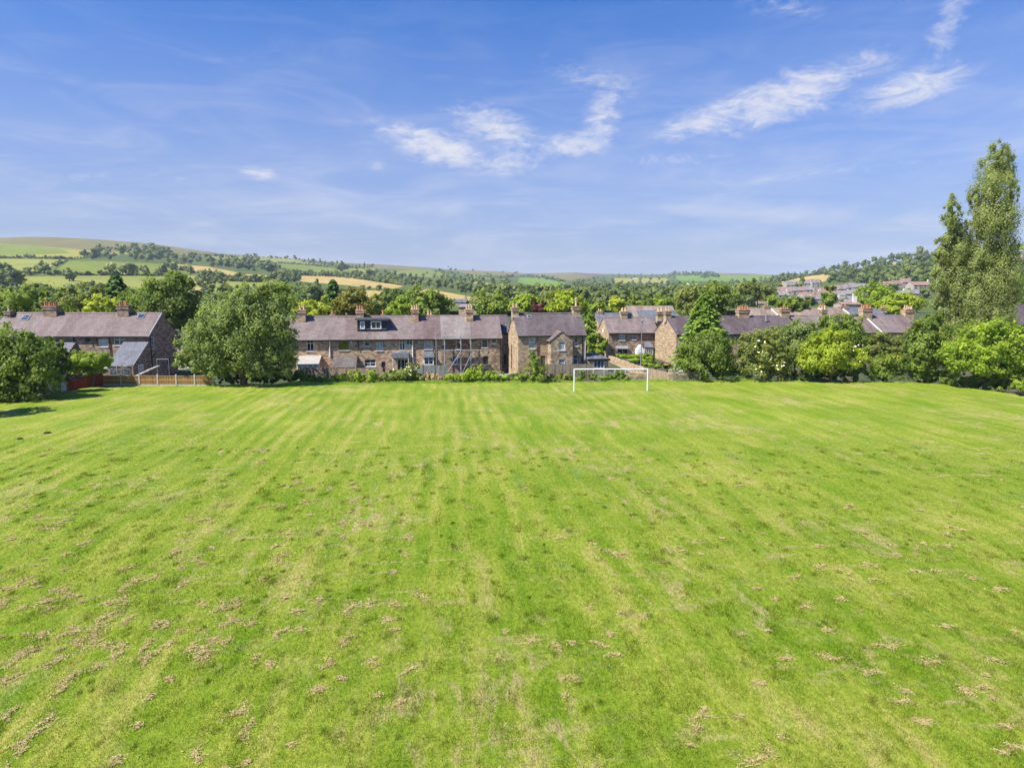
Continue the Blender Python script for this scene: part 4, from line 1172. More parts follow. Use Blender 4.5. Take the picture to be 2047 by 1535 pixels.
def wood(name, points, size, mat, seed, kinds=("round", "broad", "round", "broad", "pale"), jitter=0.3):
    """one mass of far trees"""
    r = np.random.default_rng(seed)
    Vs, Fs, Ts, tn, n = [], [], [], [], 0
    for u, v in points:
        x, y, z = hill(u, v)
        k = kinds[r.integers(0, len(kinds))]
        Va, Fa, Ta, ta = KIND_ARR[k]
        sub = r.random(len(Fa)) < (0.9 if y < 900 else 0.5)
        s = size * r.uniform(1 - jitter, 1 + jitter) / 8.5
        a = r.uniform(0, 6.28)
        M = np.array([[math.cos(a), -math.sin(a), 0], [math.sin(a), math.cos(a), 0], [0, 0, r.uniform(.85, 1.2)]])
        Fq = Fa[sub]
        nq = len(Fq) * 4
        core = Va[len(Fa) * 4:]
        Vn = np.concatenate([Va[Fq.ravel()], core]) @ M.T * s + np.array([x, y, z - .5])
        Vs.append(Vn); Fs.append(np.arange(nq).reshape(-1, 4) + n); Ts.append(Ta - len(Fa) * 4 + nq + n)
        sh = r.uniform(-.25, .3)
        tn.append((np.clip(ta[:len(Fa)][sub] + sh, 0, 1), np.full(len(Ta), max(0, .25 + sh))))
        n += len(Vn)
    F, T = np.concatenate(Fs), np.concatenate(Ts)
    tone = np.concatenate([q[0] for q in tn] + [q[1] for q in tn])
    return tag(link_mesh(name, np_mesh(name, np.concatenate(Vs), F, 4, tone, tri=T), mat), kind="stuff")


rw = np.random.default_rng(5)
wood("diagonal_hillside_woods", poly_points([(150, 518), (190, 505), (230, 498), (262, 492), (330, 498), (372, 510), (430, 512), (500, 522), (545, 533), (590, 545), (588, 553), (520, 547), (430, 540), (400, 533), (330, 527), (250, 521)], 17, rw), 12.5, L_FAR, 1, jitter=.5)
wood("moor_edge_woods", poly_points([(180, 496), (250, 494), (330, 505), (380, 512), (300, 512), (235, 505)], 11, rw), 9, L_FAR, 2)
wood("copse_on_pasture_woods", poly_points([(-60, 560), (0, 552), (25, 552), (42, 574), (30, 580), (-60, 582)], 11, rw), 10, L_FAR, 3)
wood("round_copse_woods", poly_points([(395, 563), (410, 555), (445, 557), (452, 567), (420, 570), (392, 569)], 9, rw), 8, L_FAR, 4)
wood("conifer_belt_woods", poly_points([(588, 517), (640, 525), (690, 533), (745, 534), (745, 538), (690, 539), (640, 534), (588, 520)], 8, rw), 9, L_FAR, 5, ("tall", "round"))
wood("mid_slope_woods", poly_points([(536, 566), (545, 556), (570, 548), (598, 553), (602, 566), (570, 570)], 10, rw), 9, L_FAR, 6)
wood("upper_valley_woods", poly_points([(690, 545), (735, 548), (780, 541), (860, 546), (880, 536), (905, 534), (925, 545), (958, 553), (940, 562), (990, 573), (1030, 582), (1035, 592), (1010, 600), (960, 592), (880, 578), (815, 572), (760, 562), (700, 554)], 15, rw,
     [[(855, 577), (890, 584), (950, 595), (930, 608), (820, 590)], [(600, 550), (680, 552), (760, 565), (812, 571), (790, 577), (735, 575), (690, 570), (600, 563)], [(938, 561), (985, 567), (985, 573), (938, 566)], [(790, 548), (800, 541), (860, 541), (860, 547)]]), 9, L_FAR, 7)
wood("valley_floor_woods", poly_points([(935, 613), (960, 600), (1010, 592), (1060, 578), (1130, 574), (1150, 562), (1215, 551), (1300, 549), (1415, 546), (1430, 550), (1350, 551), (1335, 566), (1400, 568), (1470, 564), (1556, 556), (1560, 575), (1500, 613)], 11, rw,
     [[(1228, 556), (1262, 556), (1250, 567), (1230, 566)], [(1270, 557), (1345, 557), (1330, 567), (1275, 565)]]), 7.5, L_FAR, 8)
wood("far_ridge_woods", poly_points([(1330, 549), (1425, 545), (1440, 556), (1410, 558), (1395, 552), (1340, 553)], 6, rw), 13, L_FAR, 9, ("broad", "round"))
wood("village_slope_woods", poly_points([(1535, 560), (1560, 551), (1605, 548), (1655, 542), (1720, 530), (1790, 515), (1860, 506), (1940, 500), (1940, 560), (1880, 575), (1820, 570), (1755, 574), (1700, 567), (1650, 566), (1668, 553), (1600, 552), (1572, 560), (1548, 580)], 12, rw), 9.5, L_FAR, 10, ("broad", "round", "broad", "bush"), jitter=0.4)
wood("far_slope_woods", poly_points([(1940, 530), (2200, 525), (2200, 612), (1940, 612)], 17, rw), 9, L_FAR, 11)
wood("lower_pasture_woods", poly_points([(-100, 600), (60, 592), (130, 592), (300, 598), (560, 590), (720, 600), (720, 614), (-100, 614)], 15, rw), 7, L_FAR, 12)
wood("town_garden_woods", poly_points([(1556, 590), (1600, 574), (1700, 570), (1880, 572), (1880, 614), (1556, 614)], 30, rw), 5, L_FAR, 14, ("bush", "round", "broad"), 0.45)
wood("terrace_back_woods", poly_points([(1000, 606), (1560, 600), (1560, 614), (1000, 614)], 16, rw), 6, L_FAR, 13)


def hedge_line(label, pts, size, step=4.5):
    """a hedge following photo pixels over the hillside: one object"""
    r = np.random.default_rng(len(label))
    P = []
    for (u0, v0), (u1, v1) in zip(pts[:-1], pts[1:]):
        n = max(1, int(math.hypot(u1 - u0, v1 - v0) / step))
        P += [(u0 + (u1 - u0) * i / n + r.uniform(-1, 1), v0 + (v1 - v0) * i / n) for i in range(n)]
    o = wood("hedgerow", P, size, L_FAR, len(label), ("bush",), 0.4)
    del o["kind"]
    tag(o, label, "hedge", "hedgerows on the hill")


hedge_line("long hedge across the hill under the yellow pasture", [(0, 517), (60, 516), (120, 518), (150, 518), (210, 512), (240, 508)], 9, 6)
hedge_line("dark hedge climbing diagonally between two pastures", [(62, 550), (84, 545), (110, 533), (138, 520)], 7, 5)
hedge_line("hedge along the bottom of the green field with the pale trees", [(95, 548), (150, 551), (250, 551), (310, 552), (360, 552)], 7, 6)
hedge_line("hedge over the long tan field", [(560, 549), (600, 551), (660, 553), (700, 556), (760, 564), (815, 573)], 15, 7)
hedge_line("thin hedge crossing the upper green fields to the conifer belt", [(400, 511), (470, 513), (560, 517), (590, 519)], 10, 8)
hedge_line("hedge between the two upper green fields", [(520, 524), (600, 529), (660, 535)], 12, 6)
hedge_line("hedge at the foot of the tan strip field", [(360, 540), (400, 550), (470, 563), (540, 565)], 14, 6)
hedge_line("hedge dividing moor from green slope across the valley", [(960, 553), (1000, 557), (1040, 553), (1080, 555), (1130, 564)], 18, 5)
hedge_line("hedge around the tan hillside field", [(1566, 563), (1610, 552), (1660, 546)], 14, 5)
# ------------------------------------------------------------------ houses
class Row:
    """a straight line of houses: front wall through photo column u at distance D, turned by th degrees"""

    def __init__(s, u, D, th, v_eave, v_ridge, depth, zb):
        s.x, s.y = W(u, 700, D)[0], D
        s.th, s.depth, s.zb = R(th), depth, zb
        s.c, s.s = math.cos(s.th), math.sin(s.th)
        s.ze = W(u, v_eave, D)[2]
        s.zr = W(u, v_ridge, D + depth / 2 * s.c)[2]

    def at(s, u, v, b=0.0):
        """photo pixel on the plane B metres behind the front wall -> (along row, height)"""
        d = ray(u, v)
        ox, oy = -s.x, -s.y
        lx, ly = ox * s.c + oy * s.s, -ox * s.s + oy * s.c
        dx_, dy_ = d[0] * s.c + d[1] * s.s, -d[0] * s.s + d[1] * s.c
        t = (b - ly) / dy_
        return lx + dx_ * t, CAM_H + d[2] * t

    def world(s, a, b=0.0):
        return s.x + a * s.c - b * s.s, s.y + a * s.s + b * s.c


class House:
    pass


def cut_wall(m, L, H, ops, th=0.16):
    """front wall at y = 0 with openings (x0, x1, z0, z1) and their reveals"""
    xs_ = sorted({0, L, *[q for o in ops for q in o[:2]]})
    zs_ = sorted({0, H, *[q for o in ops for q in o[2:4]]})
    for x0, x1 in zip(xs_[:-1], xs_[1:]):
        for z0, z1 in zip(zs_[:-1], zs_[1:]):
            cx, cz = (x0 + x1) / 2, (z0 + z1) / 2
            if not any(o[0] < cx < o[1] and o[2] < cz < o[3] for o in ops):
                m.poly((x0, 0, z0), (x1, 0, z0), (x1, 0, z1), (x0, 0, z1))
    for x0, x1, z0, z1 in [o[:4] for o in ops]:
        m.poly((x0, 0, z0), (x0, 0, z1), (x0, th, z1), (x0, th, z0))
        m.poly((x1, 0, z1), (x1, 0, z0), (x1, th, z0), (x1, th, z1))
        m.poly((x0, 0, z1), (x1, 0, z1), (x1, th, z1), (x0, th, z1))
        m.poly((x0, 0, z0), (x0, th, z0), (x1, th, z0), (x1, 0, z0))


def window(par, x0, x1, z0, z1, y=0.10, nx=1, nz=1, split=None, frame=None, pane=None, sill=True, xf=None, name="window", fw=0.075):
    """frame > pane (+ sill); SPLIT: height fraction of a transom"""
    m = MB()
    m.box(x0, x0 + fw, y, y + .06, z0, z1).box(x1 - fw, x1, y, y + .06, z0, z1)
    m.box(x0 + fw, x1 - fw, y, y + .06, z0, z0 + fw).box(x0 + fw, x1 - fw, y, y + .06, z1 - fw, z1)
    for i in range(1, nx):
        c = x0 + (x1 - x0) * i / nx
        m.box(c - .03, c + .03, y + .004, y + .056, z0 + fw, z1 - fw)
    for i in range(1, nz):
        c = z0 + (z1 - z0) * i / nz
        m.box(x0 + fw, x1 - fw, y + .008, y + .052, c - .025, c + .025)
    if split:
        c = z0 + (z1 - z0) * split
        m.box(x0 + fw, x1 - fw, y + .002, y + .058, c - .04, c + .04)
    w = m.build(name, frame or WHITE, par, xf=xf)
    MB().box(x0 + .02, x1 - .02, y + .03, y + .035, z0 + .02, z1 - .02).build("pane", pane or GLASS, w, xf=xf)
    if sill:
        MB().box(x0 - .08, x1 + .08, -.07, y - .003, z0 - .12, z0 - .004).build("sill", PALE if sill is True else sill, w, xf=xf)
    return w


def gabled_roof(h, L, dep, H, rise, mat, over=0.24, vl=0.0, vr=0.0, name="roof"):
    """two slopes with a slab thickness, ridge tiles on top"""
    k = rise / (dep / 2)
    m = MB()
    x0, x1 = -vl, L + vr
    e = -over
    m.slab((x0, e, H + e * k), (x1, e, H + e * k), (x1, dep / 2, H + rise), (x0, dep / 2, H + rise), 0.09)
    m.slab((x1, dep - e, H + e * k), (x0, dep - e, H + e * k), (x0, dep / 2, H + rise + .002), (x1, dep / 2, H + rise + .002), 0.09)
    r = m.build(name, mat, h)
    MB().prism([(dep / 2 - .16, H + rise - .06), (dep / 2, H + rise + .09), (dep / 2 + .16, H + rise - .06)], "x", x0 + .01, x1 - .01).build("ridge_tiles", mat, r)
    MB().box(x0 + .02, x1 - .02, e - .10, e + .02, H + e * k - .17, H + e * k - .06).build("gutter", BLACK, h)
    return r


def chimney(h, x, y, z0, z1, w, d, mat, pots, potmat=TERRA, pot_h=0.55, rows=1):
    """stack with oversailing courses; each pot a sub-part"""
    m = MB()
    m.box(x - w / 2, x + w / 2, y - d / 2, y + d / 2, z0, z1 - .45)
    m.box(x - w / 2 - .09, x + w / 2 + .09, y - d / 2 - .09, y + d / 2 + .09, z1 - .45, z1 - .27)
    m.box(x - w / 2 - .04, x + w / 2 + .04, y - d / 2 - .04, y + d / 2 + .04, z1 - .27, z1 - .14)
    m.box(x - w / 2 - .12, x + w / 2 + .12, y - d / 2 - .12, y + d / 2 + .12, z1 - .14, z1)
    c = m.build("chimney", mat, h)
    MB().box(x - w / 2 - .10, x + w / 2 + .10, y - d / 2 - .12, y - d / 2 + .0, z0 + .30, z0 + .46).build("flashing", MORTAR, c)
    n = pots // rows
    for i in range(n):
        for j in range(rows):
            px = x + (i - (n - 1) / 2) * (w / n)
            py = y + (j - (rows - 1) / 2) * (d / rows)
            ph = pot_h * (1 + .18 * math.sin(i * 2.3 + j + x))
            q = MB().tube((px, py, z1 - .02), (px, py, z1 + ph * .8), .15, .115, 9)
            q.tube((px, py, z1 + ph * .8), (px, py, z1 + ph), .15, .14, 9)
            q.build("chimney_pot", potmat, c)
    return c


def house(row, u0, u1, label, name="terraced_house", group=None, wall=ST_B, roof=SL_B, ops=(), gl=False, gr=False, back=True, over=0.24, dz=0.0, setback=0.0, zr=None, ze=None, cat="house"):
    """one house of a row from photo column u0 to u1; OPS: (u0, v0, u1, v1, {window options})"""
    a0, a1 = row.at(u0, 680, setback)[0], row.at(u1, 680, setback)[0]
    x, y = row.world(a0, setback)
    h = thing(name, (x, y, row.zb), label, cat, group, rz=row.th)
    H_, L, dep = (ze or row.ze) + dz - row.zb, a1 - a0, row.depth
    rise = (zr or row.zr) - (ze or row.ze)
    o = House()
    o.o, o.L, o.H, o.dep, o.rise, o.row, o.a0, o.sb = h, L, H_, dep, rise, row, a0, setback
    rect = []
    for q in ops:
        p0, p1 = row.at(q[0], q[3], setback), row.at(q[2], q[1], setback)
        rect.append((max(.05, p0[0] - a0), min(L - .05, p1[0] - a0), max(.05, p0[1] - row.zb), min(H_ - .12, p1[1] - row.zb), q[4] if len(q) > 4 else {}))
    m = MB()
    cut_wall(m, L, H_, [r[:4] for r in rect])
    m.poly((L, dep, 0), (0, dep, 0), (0, dep, H_), (L, dep, H_))
    g = lambda xx: [(xx, 0, 0), (xx, 0, H_), (xx, dep / 2, H_ + rise - .05), (xx, dep, H_), (xx, dep, 0)]
    m.poly(*g(0 if gl else .003))
    m.poly(*g(L if gr else L - .003)[::-1])
    m.build("wall", wall, h)
    for x0, x1, z0, z1, kw in rect:
        kw = dict(kw)
        if kw.pop("door", None):
            d = MB().box(x0, x1, .09, .14, z0, z1).box(x0 + .12, x1 - .12, .075, .09, z0 + (z1 - z0) * .55, z1 - .15)
            dd = d.build("door", kw.get("mat", BLACK), h)
            MB().box(x1 - .16, x1 - .10, .04, .075, (z0 + z1) / 2 - .08, (z0 + z1) / 2 + .08).build("handle", STEEL, dd)
        else:
            window(h, x0, x1, z0, z1, **kw)
    o.roof = gabled_roof(h, L, dep, H_, rise, roof, over, .07 if gl else 0, .07 if gr else 0)
    return o


def ridge_chimney(h, u, vt, w, pots, mat, potmat=TERRA, d=0.8, pot_h=.55, rows=1, yoff=0.0, below=1.1):
    """chimney astride the ridge of house H at photo column u, its masonry topping out at row vt"""
    b = h.dep / 2 + yoff
    a, zt = h.row.at(u, vt, h.sb + b)
    return chimney(h.o, a - h.a0, b, h.H + h.rise - below - abs(yoff) * h.rise / (h.dep / 2), zt - h.row.zb, w, d, mat, pots, potmat, pot_h, rows)


def pipe(h, u, v0, v1, mat=BLACK, r=.055, name="downpipe"):
    a, z0 = h.row.at(u, v1, h.sb - .1)
    z1 = h.row.at(u, v0, h.sb - .1)[1]
    z0, z1 = max(.02, z0 - h.row.zb), min(h.H - .1, z1 - h.row.zb)
    return MB().tube((a - h.a0, -.09, z0), (a - h.a0, -.09, z1), r, r, 8).build(name, mat, h.o)


def skylight(h, u, v, w=.8, hgt=1.0):
    a, z = h.row.at(u, v, h.dep * .30)
    k = h.rise / (h.dep / 2)
    # seat it on the slope: solve the photo ray against the front slope
    best = min((abs(h.H + b * k - (h.row.at(u, v, b)[1] - h.row.zb)), b) for b in np.linspace(0.2, h.dep / 2, 80))[1]
    x = h.row.at(u, v, best)[0] - h.a0
    f = lambda xx, b, e: (xx, b - e * k / math.hypot(1, k), h.H + b * k + e / math.hypot(1, k))
    hb = hgt / math.hypot(1, k) / 2
    m = MB().slab(f(x - w / 2, best - hb, .09), f(x + w / 2, best - hb, .09), f(x + w / 2, best + hb, .09), f(x - w / 2, best + hb, .09), .1)
    r = m.build("roof_window", LEAD, h.o)
    q = .09
    MB().slab(f(x - w / 2 + q, best - hb + q, .105), f(x + w / 2 - q, best - hb + q, .105), f(x + w / 2 - q, best + hb - q, .105), f(x - w / 2 + q, best + hb - q, .105), .012).build("pane", GLASSB, r)


def lean_to(h, u0, u1, v_top, z_front, depth, roofm, wallm, name="lean_to", gapwall=True):
    """single slope outbuilding against the front wall, from photo columns u0 to u1 (at the house wall)"""
    a0, zt = h.row.at(u0, v_top, h.sb)
    a1 = h.row.at(u1, v_top, h.sb)[0]
    x0, x1, zt = a0 - h.a0, a1 - h.a0, zt - h.row.zb
    m = MB()
    m.slab((x0 - .08, -depth - .15, z_front - .06), (x1 + .08, -depth - .15, z_front - .06), (x1 + .08, -.004, zt), (x0 - .08, -.004, zt), .09)
    r = m.build(name + "_roof", roofm, h.o)
    w = MB()
    if gapwall:
        w.poly((x0, -depth, 0), (x1, -depth, 0), (x1, -depth, z_front - .1), (x0, -depth, z_front - .1))
        w.poly((x1, -depth, 0), (x1, -.003, 0), (x1, -.003, zt - .12), (x1, -depth, z_front - .1))
        w.poly((x0, -.003, 0), (x0, -depth, 0), (x0, -depth, z_front - .1), (x0, -.003, zt - .12))
        w.build(name + "_wall", wallm, h.o)
    return x0, x1, zt


def on_left(h):
    return lambda x, y, z: (y, h.dep - x, z)          # wall coordinates on the gable at x = 0, x measured from the back corner


def on_right(h):
    return lambda x, y, z: (h.L - y, x, z)            # on the gable at x = L, x measured from the front corner


ZG = -1.1
W2 = dict(nx=2, split=.68)
# ---- A: slate terrace at the field corner
A = Row(200, 87, 0, 669.5, 625.5, 7.2, ZG)
a1 = house(A, -22, 60, "far end house of the purple slate terrace, with a roof light and slim chimney", wall=ST_A, roof=SL_B, gl=True)
a2 = house(A, 60, 150, "middle house of the purple slate terrace, under a broad red potted chimney", wall=ST_A, roof=SL_A, ops=[(84, 676, 93, 686, dict(sill=False)), (111, 679, 146, 688, dict(nx=3, sill=False, pane=GLASSB, fw=.05, frame=BARK))])
a3 = house(A, 150, 297, "gable end house of the purple slate terrace, with a grey slate lean-to", wall=ST_A, roof=SL_A, gr=True,
           ops=[(197, 678, 215, 693, dict(split=.72, pane=GLASSP)), (228, 671.5, 248.5, 690, dict(nx=2, split=.6, pane=GLASSB)), (206, 716, 224, 735, dict(pane=GLASSB))])
ridge_chimney(a1, 18, 622, .75, 1, ST_A, BUFF, yoff=-.5)
ridge_chimney(a2, 102, 612, 1.75, 6, ST_A, TERRA, d=.8, rows=2, yoff=-.3)
ridge_chimney(a3, 248, 611, 1.45, 4, ST_A, TERRA, d=.8, rows=2, yoff=-.3)
skylight(a1, 52, 635.5, 1.0, 1.1); skylight(a3, 283, 632, .9, 1.0)
pipe(a2, 149, 664, 700, r=.09); pipe(a3, 221, 672, 712); pipe(a3, 194, 672, 690)
x0, x1, zt = lean_to(a3, 249, 297, 682, 2.05, 4.0, SL_G, ST_A, "lean_to")
wf = MB().box(x0 + .15, x1 - .3, -4.06, -4.004, .2, 1.75).build("lean_to_door", WOOD_G, a3.o)
MB().box(x0 + .3, x1 - .45, -4.075, -4.063, 1.0, 1.65).build("pane", GLASSB, wf)
dw = MB().box(a3.L + .004, a3.L + .06, -2.9, -1.7, .55, 2.0)
dw = dw.build("lean_to_side_window", WHITE, a3.o)
for i in range(3):
    for j in range(3):
        MB().box(a3.L + .062, a3.L + .075, -2.82 + i * .37, -2.52 + i * .37, .62 + j * .45, .98 + j * .45).build("pane", GLASSP, dw)
window(a3.o, .5, 1.2, a3.H - 1.9, a3.H - .35, y=-.05, nz=3, sill=False, xf=on_right(a3))
window(a3.o, 4.4, 5.1, a3.H - 4.2, a3.H - 3.4, y=-.05, sill=False, xf=on_right(a3), frame=BLACK)
MB().tube((a3.L + .09, .35, .1), (a3.L + .09, .35, a3.H - .3), .06, .06, 8).tube((a3.L + .09, .35, 2.6), (a3.L + .09, 1.1, 2.9), .05, .05, 6).build("soil_pipe", BLACK, a3.o)
MB().slab((a3.L + .02, -.26, a3.H - .2), (a3.L + .16, -.26, a3.H - .2), (a3.L + .16, a3.dep / 2, a3.H + a3.rise + .03), (a3.L + .02, a3.dep / 2, a3.H + a3.rise + .03), .16).build("bargeboard", LEAD, a3.o)
lean_to(a2, 97, 151, 683, 1.4, 4.4, SL_G, ST_A, "outhouse")
d = MB().tube((0, 0, 0), (0, -.06, 0), .30, .34, 14)
_a, _z = A.at(175, 680, -.25)
MB().tube((_a - a3.a0, -.02, _z - ZG), (_a - a3.a0, -.3, _z - ZG + .05), .025, .025, 6).tube((_a - a3.a0, -.25, _z - ZG), (_a - a3.a0 + .06, -.32, _z - ZG + .02), .10, .30, 14).build("satellite_dish", BLACK, a3.o)

# ---- B: stone terrace with the dark dormer and the scaffold
B = Row(800, 89, 8, 675, 631.5, 7.4, ZG)
kw = dict(over=.27)
b0 = house(B, 556, 604, "house at the tree covered end of the long stone terrace", wall=ST_B, roof=SL_B, gl=True, ops=[(583, 683, 592, 694, dict(nx=2))], **kw)
b1 = house(B, 604, 660, "stone terrace house with a pale roofed conservatory behind a grey board fence", wall=ST_B, roof=SL_B, ops=[(613.5, 680, 627, 702, dict(nx=2, split=.7))], **kw)
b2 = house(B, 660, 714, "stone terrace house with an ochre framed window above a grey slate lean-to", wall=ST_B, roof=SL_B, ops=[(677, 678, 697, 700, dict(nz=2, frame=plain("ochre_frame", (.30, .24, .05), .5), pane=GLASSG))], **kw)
b3 = house(B, 714, 776, "stone terrace house with the wide dark clad dormer in its roof", wall=ST_B, roof=SL_B, ops=[(728.5, 682, 739, 692.5, dict()), (753, 684, 765, 701, dict(nx=2, pane=GLASSP)), (729, 718.5, 751, 733, dict(nx=2, nz=2, pane=GLASSB)), (763, 723, 770, 746, dict(door=1, mat=plain("maroon_door", (.05, .02, .03), .5)))], **kw)
b4 = house(B, 776, 829, "stone terrace house with white french doors below a grey canopy", wall=ST_B, roof=SL_B, ops=[(798.5, 677, 809.5, 700, dict(nx=2, split=.65)), (812, 676, 824.5, 690, dict(nx=2, pane=GLASSB)), (794.5, 718, 816, 742, dict(nx=3, sill=False))], **kw)
b5 = house(B, 829, 882, "stone terrace house with a tall blinded window above a slate topped bay", wall=ST_B, roof=SL_A, ops=[(848, 675, 864, 698, dict(pane=GLASSP))], **kw)
b6 = house(B, 882, 942, "scaffolded house under the palest grey part of the terrace roof", wall=ST_A, roof=SL_P, ops=[(873.5 + 10, 674, 891, 689, dict(nx=2, nz=3)), (911.5, 676, 921, 698, dict(split=.62)), (904, 712, 914.5, 728, dict(nz=3))], **kw)
b7 = house(B, 942, 1003, "terrace house with a small square window at its stepped end", wall=ST_D, roof=SL_B, gr=True, ops=[(963, 674, 975, 695, dict(split=.8)), (981.5, 674, 992.5, 686.5, dict(pane=GLASSB)), (966, 712, 976, 728, dict(nz=3, frame=BARK))], **kw)
b8 = house(B, 1003.5, 1021, "narrow recessed link house between the terrace and the detached house", name="link_house", wall=ST_B, roof=SL_V, setback=3.0, ze=B.ze + .45, zr=B.zr - .05, ops=[(1005.5, 707, 1014, 729, dict(frame=PALE, sill=False))], over=.15)
for h, u, vt, p, pm in ((b1, 604, 619, 2, BUFF), (b3, 719.5, 619, 3, TERRA), (b4, 829, 618, 3, BUFF), (b6, 938, 618, 3, BUFF)):
    ridge_chimney(h, u, vt, .95, p, ST_B, pm, d=1.1, yoff=-.55, rows=1)
for h, u, vt in ((b2, 665, 626), (b3, 766, 626), (b4, 860 - 30, 700)):
    if vt < 700:
        ridge_chimney(h, u, vt + 2, .45, 1, ST_B, TERRA, d=.5, yoff=.9)
ridge_chimney(b5, 859, 629, .7, 2, ST_B, BUFF, d=.6, yoff=.9)
for h, u, v0, v1, mat, r in ((b1, 660.0, 678, 714, WHITE, .07), (b2, 702, 678, 687, WHITE, .08), (b4, 825.5, 675, 728, WHITE, .08), (b5, 870.5, 672, 730, BLACK, .06), (b7, 1000.5, 673, 740, BLACK, .06), (b3, 717, 673, 700, BLACK, .05), (b5, 837, 679, 687, CREAM, .08)):
    pipe(h, u, v0, v1, mat, r)
# conservatory
x0, x1, zt = lean_to(b1, 600, 641.5, 711, 2.15, 2.6, plain("conservatory_sheet", (0.40, 0.37, 0.33), 0.5), WHITE, "conservatory", gapwall=False)
m = MB()
for i in range(5):
    xx = x0 + .05 + (x1 - x0 - .1) * i / 4
    m.box(xx - .05, xx + .05, -2.6, -2.5, 0, 2.05)
m.box(x0, x1, -2.6, -2.5, .0, .6).box(x1 - .1, x1 - .02, -2.48, -.1, 0, .6)
c = m.build("conservatory_frame", WHITE, b1.o)
MB().box(x0 + .05, x1 - .05, -2.56, -2.54, .6, 2.04).poly((x1 - .05, -2.5, .6), (x1 - .05, -.05, .6), (x1 - .05, -.05, zt - .15), (x1 - .05, -2.5, 2.0)).build("pane", GLASSP, c)
# slate lean-to
lean_to(b2, 668, 719 - 5.5, 711, 1.65, 2.6, SL_W, ST_B, "lean_to")
# dormer
def dormer():
    a0_, zb_ = B.at(714.5, 666, 1.0)
    a1_ = B.at(774, 666, 1.0)[0]
    k = b3.rise / (b3.dep / 2)
    y0 = 1.05
    zb = b3.H + y0 * k
    zt = B.at(745, 640, y0)[1] - ZG
    x0, x1 = a0_ - b3.a0, a1_ - b3.a0
    yb = (zt - b3.H) / k - .02
    m = MB().poly((x0, y0, zb), (x1, y0, zb), (x1, y0, zt), (x0, y0, zt)).poly((x1, y0, zb), (x1, yb, zt), (x1, y0, zt)).poly((x0, y0, zb), (x0, y0, zt), (x0, yb, zt))
    for i in range(1, 9):
        z = zb + (zt - zb) * i / 9
        m.box(x0 + .02, x1 - .02, y0 - .018, y0 - .003, z - .02, z)
    d = m.build("dormer", DARKGREY, b3.o)
    MB().box(x0 - .25, x1 + .25, y0 - .3, min(yb, b3.dep / 2) + .05, zt + .003, zt + .28).build("dormer_roof", plain("dormer_fascia", (.12, .13, .13), .6), b3.o)
    for (u0, v0, u1, v1, n, pn) in ((720, 642.5, 729.5, 658, 1, GLASSP), (741.5, 642, 762, 658, 2, GLASS)):
        p0, p1 = B.at(u0, v1, y0), B.at(u1, v0, y0)
        window(b3.o, p0[0] - b3.a0, p1[0] - b3.a0, p0[1] - ZG, p1[1] - ZG, y=y0 - .09, nx=n, sill=False, pane=pn, name="dormer_window", fw=.12)
    MB().tube((x0 + 1.0, y0 - .06, zb + .1), (x0 + 1.0, y0 - .06, zt - .1), .05, .05, 6).build("dormer_downpipe", BLACK, b3.o)
    MB().box(x0 + .1, x1 - .05, y0 - .05, y0 - .02, zb + .28, zb + .34).build("dormer_trim", LEAD, b3.o)
dormer()
# arched fanlight, painted surround, bay and canopy
a_, z_ = B.at(733.7, 680, 0); a_ -= b3.a0; z_ -= ZG
MB().prism([(a_ + .36 * math.cos(t_), z_ + .36 * math.sin(t_)) for t_ in np.linspace(0, math.pi, 9)], "y", -.02, .0).build("window_arch", DARKGREY, b3.o)
p0, p1 = B.at(751.5, 684, 0), B.at(767, 678, 0)
MB().box(p0[0] - b3.a0, p1[0] - b3.a0, -.03, -.003, p0[1] - ZG + .03, min(b3.H - .3, p1[1] - ZG)).build("window_lintel", LEAD, b3.o)
p0, p1 = B.at(784, 716, -1.0), B.at(817, 705, -1.0)
MB().box(p0[0] - b4.a0, p1[0] - b4.a0, -1.0, -.004, p0[1] - ZG, p1[1] - ZG).build("canopy", LEAD, b4.o)
m = MB()
for q in (0.06, 1.0):
    xx = p0[0] - b4.a0 + (p1[0] - p0[0]) * q - .05
    m.tube((xx, -.95, 0), (xx, -.95, p0[1] - ZG), .04, .04, 6)
m.build("canopy_post", WHITE, b4.o)
p0, p1 = B.at(847, 730, -.7), B.at(867, 714, -.7)
x0, x1, z0, z1 = p0[0] - b5.a0, p1[0] - b5.a0, p0[1] - ZG, p1[1] - ZG
bay = MB().box(x0, x1, -.7, -.003, 0, z0).build("bay", ST_B, b5.o)
window(b5.o, x0, x1, z0 + .01, z1, y=-.7, nx=2, split=.6, sill=False, name="bay_window", fw=.13)
MB().box(x0 + .06, x1 - .06, -.62, -.005, z0 + .01, z1 - .01).build("bay_side", WHITE, b5.o)
MB().slab((x0 - .15, -.85, z1 + .02), (x1 + .15, -.85, z1 + .02), (x1 - .1, -.005, z1 + .75), (x0 + .1, -.005, z1 + .75), .1).build("bay_roof", SL_G, b5.o)

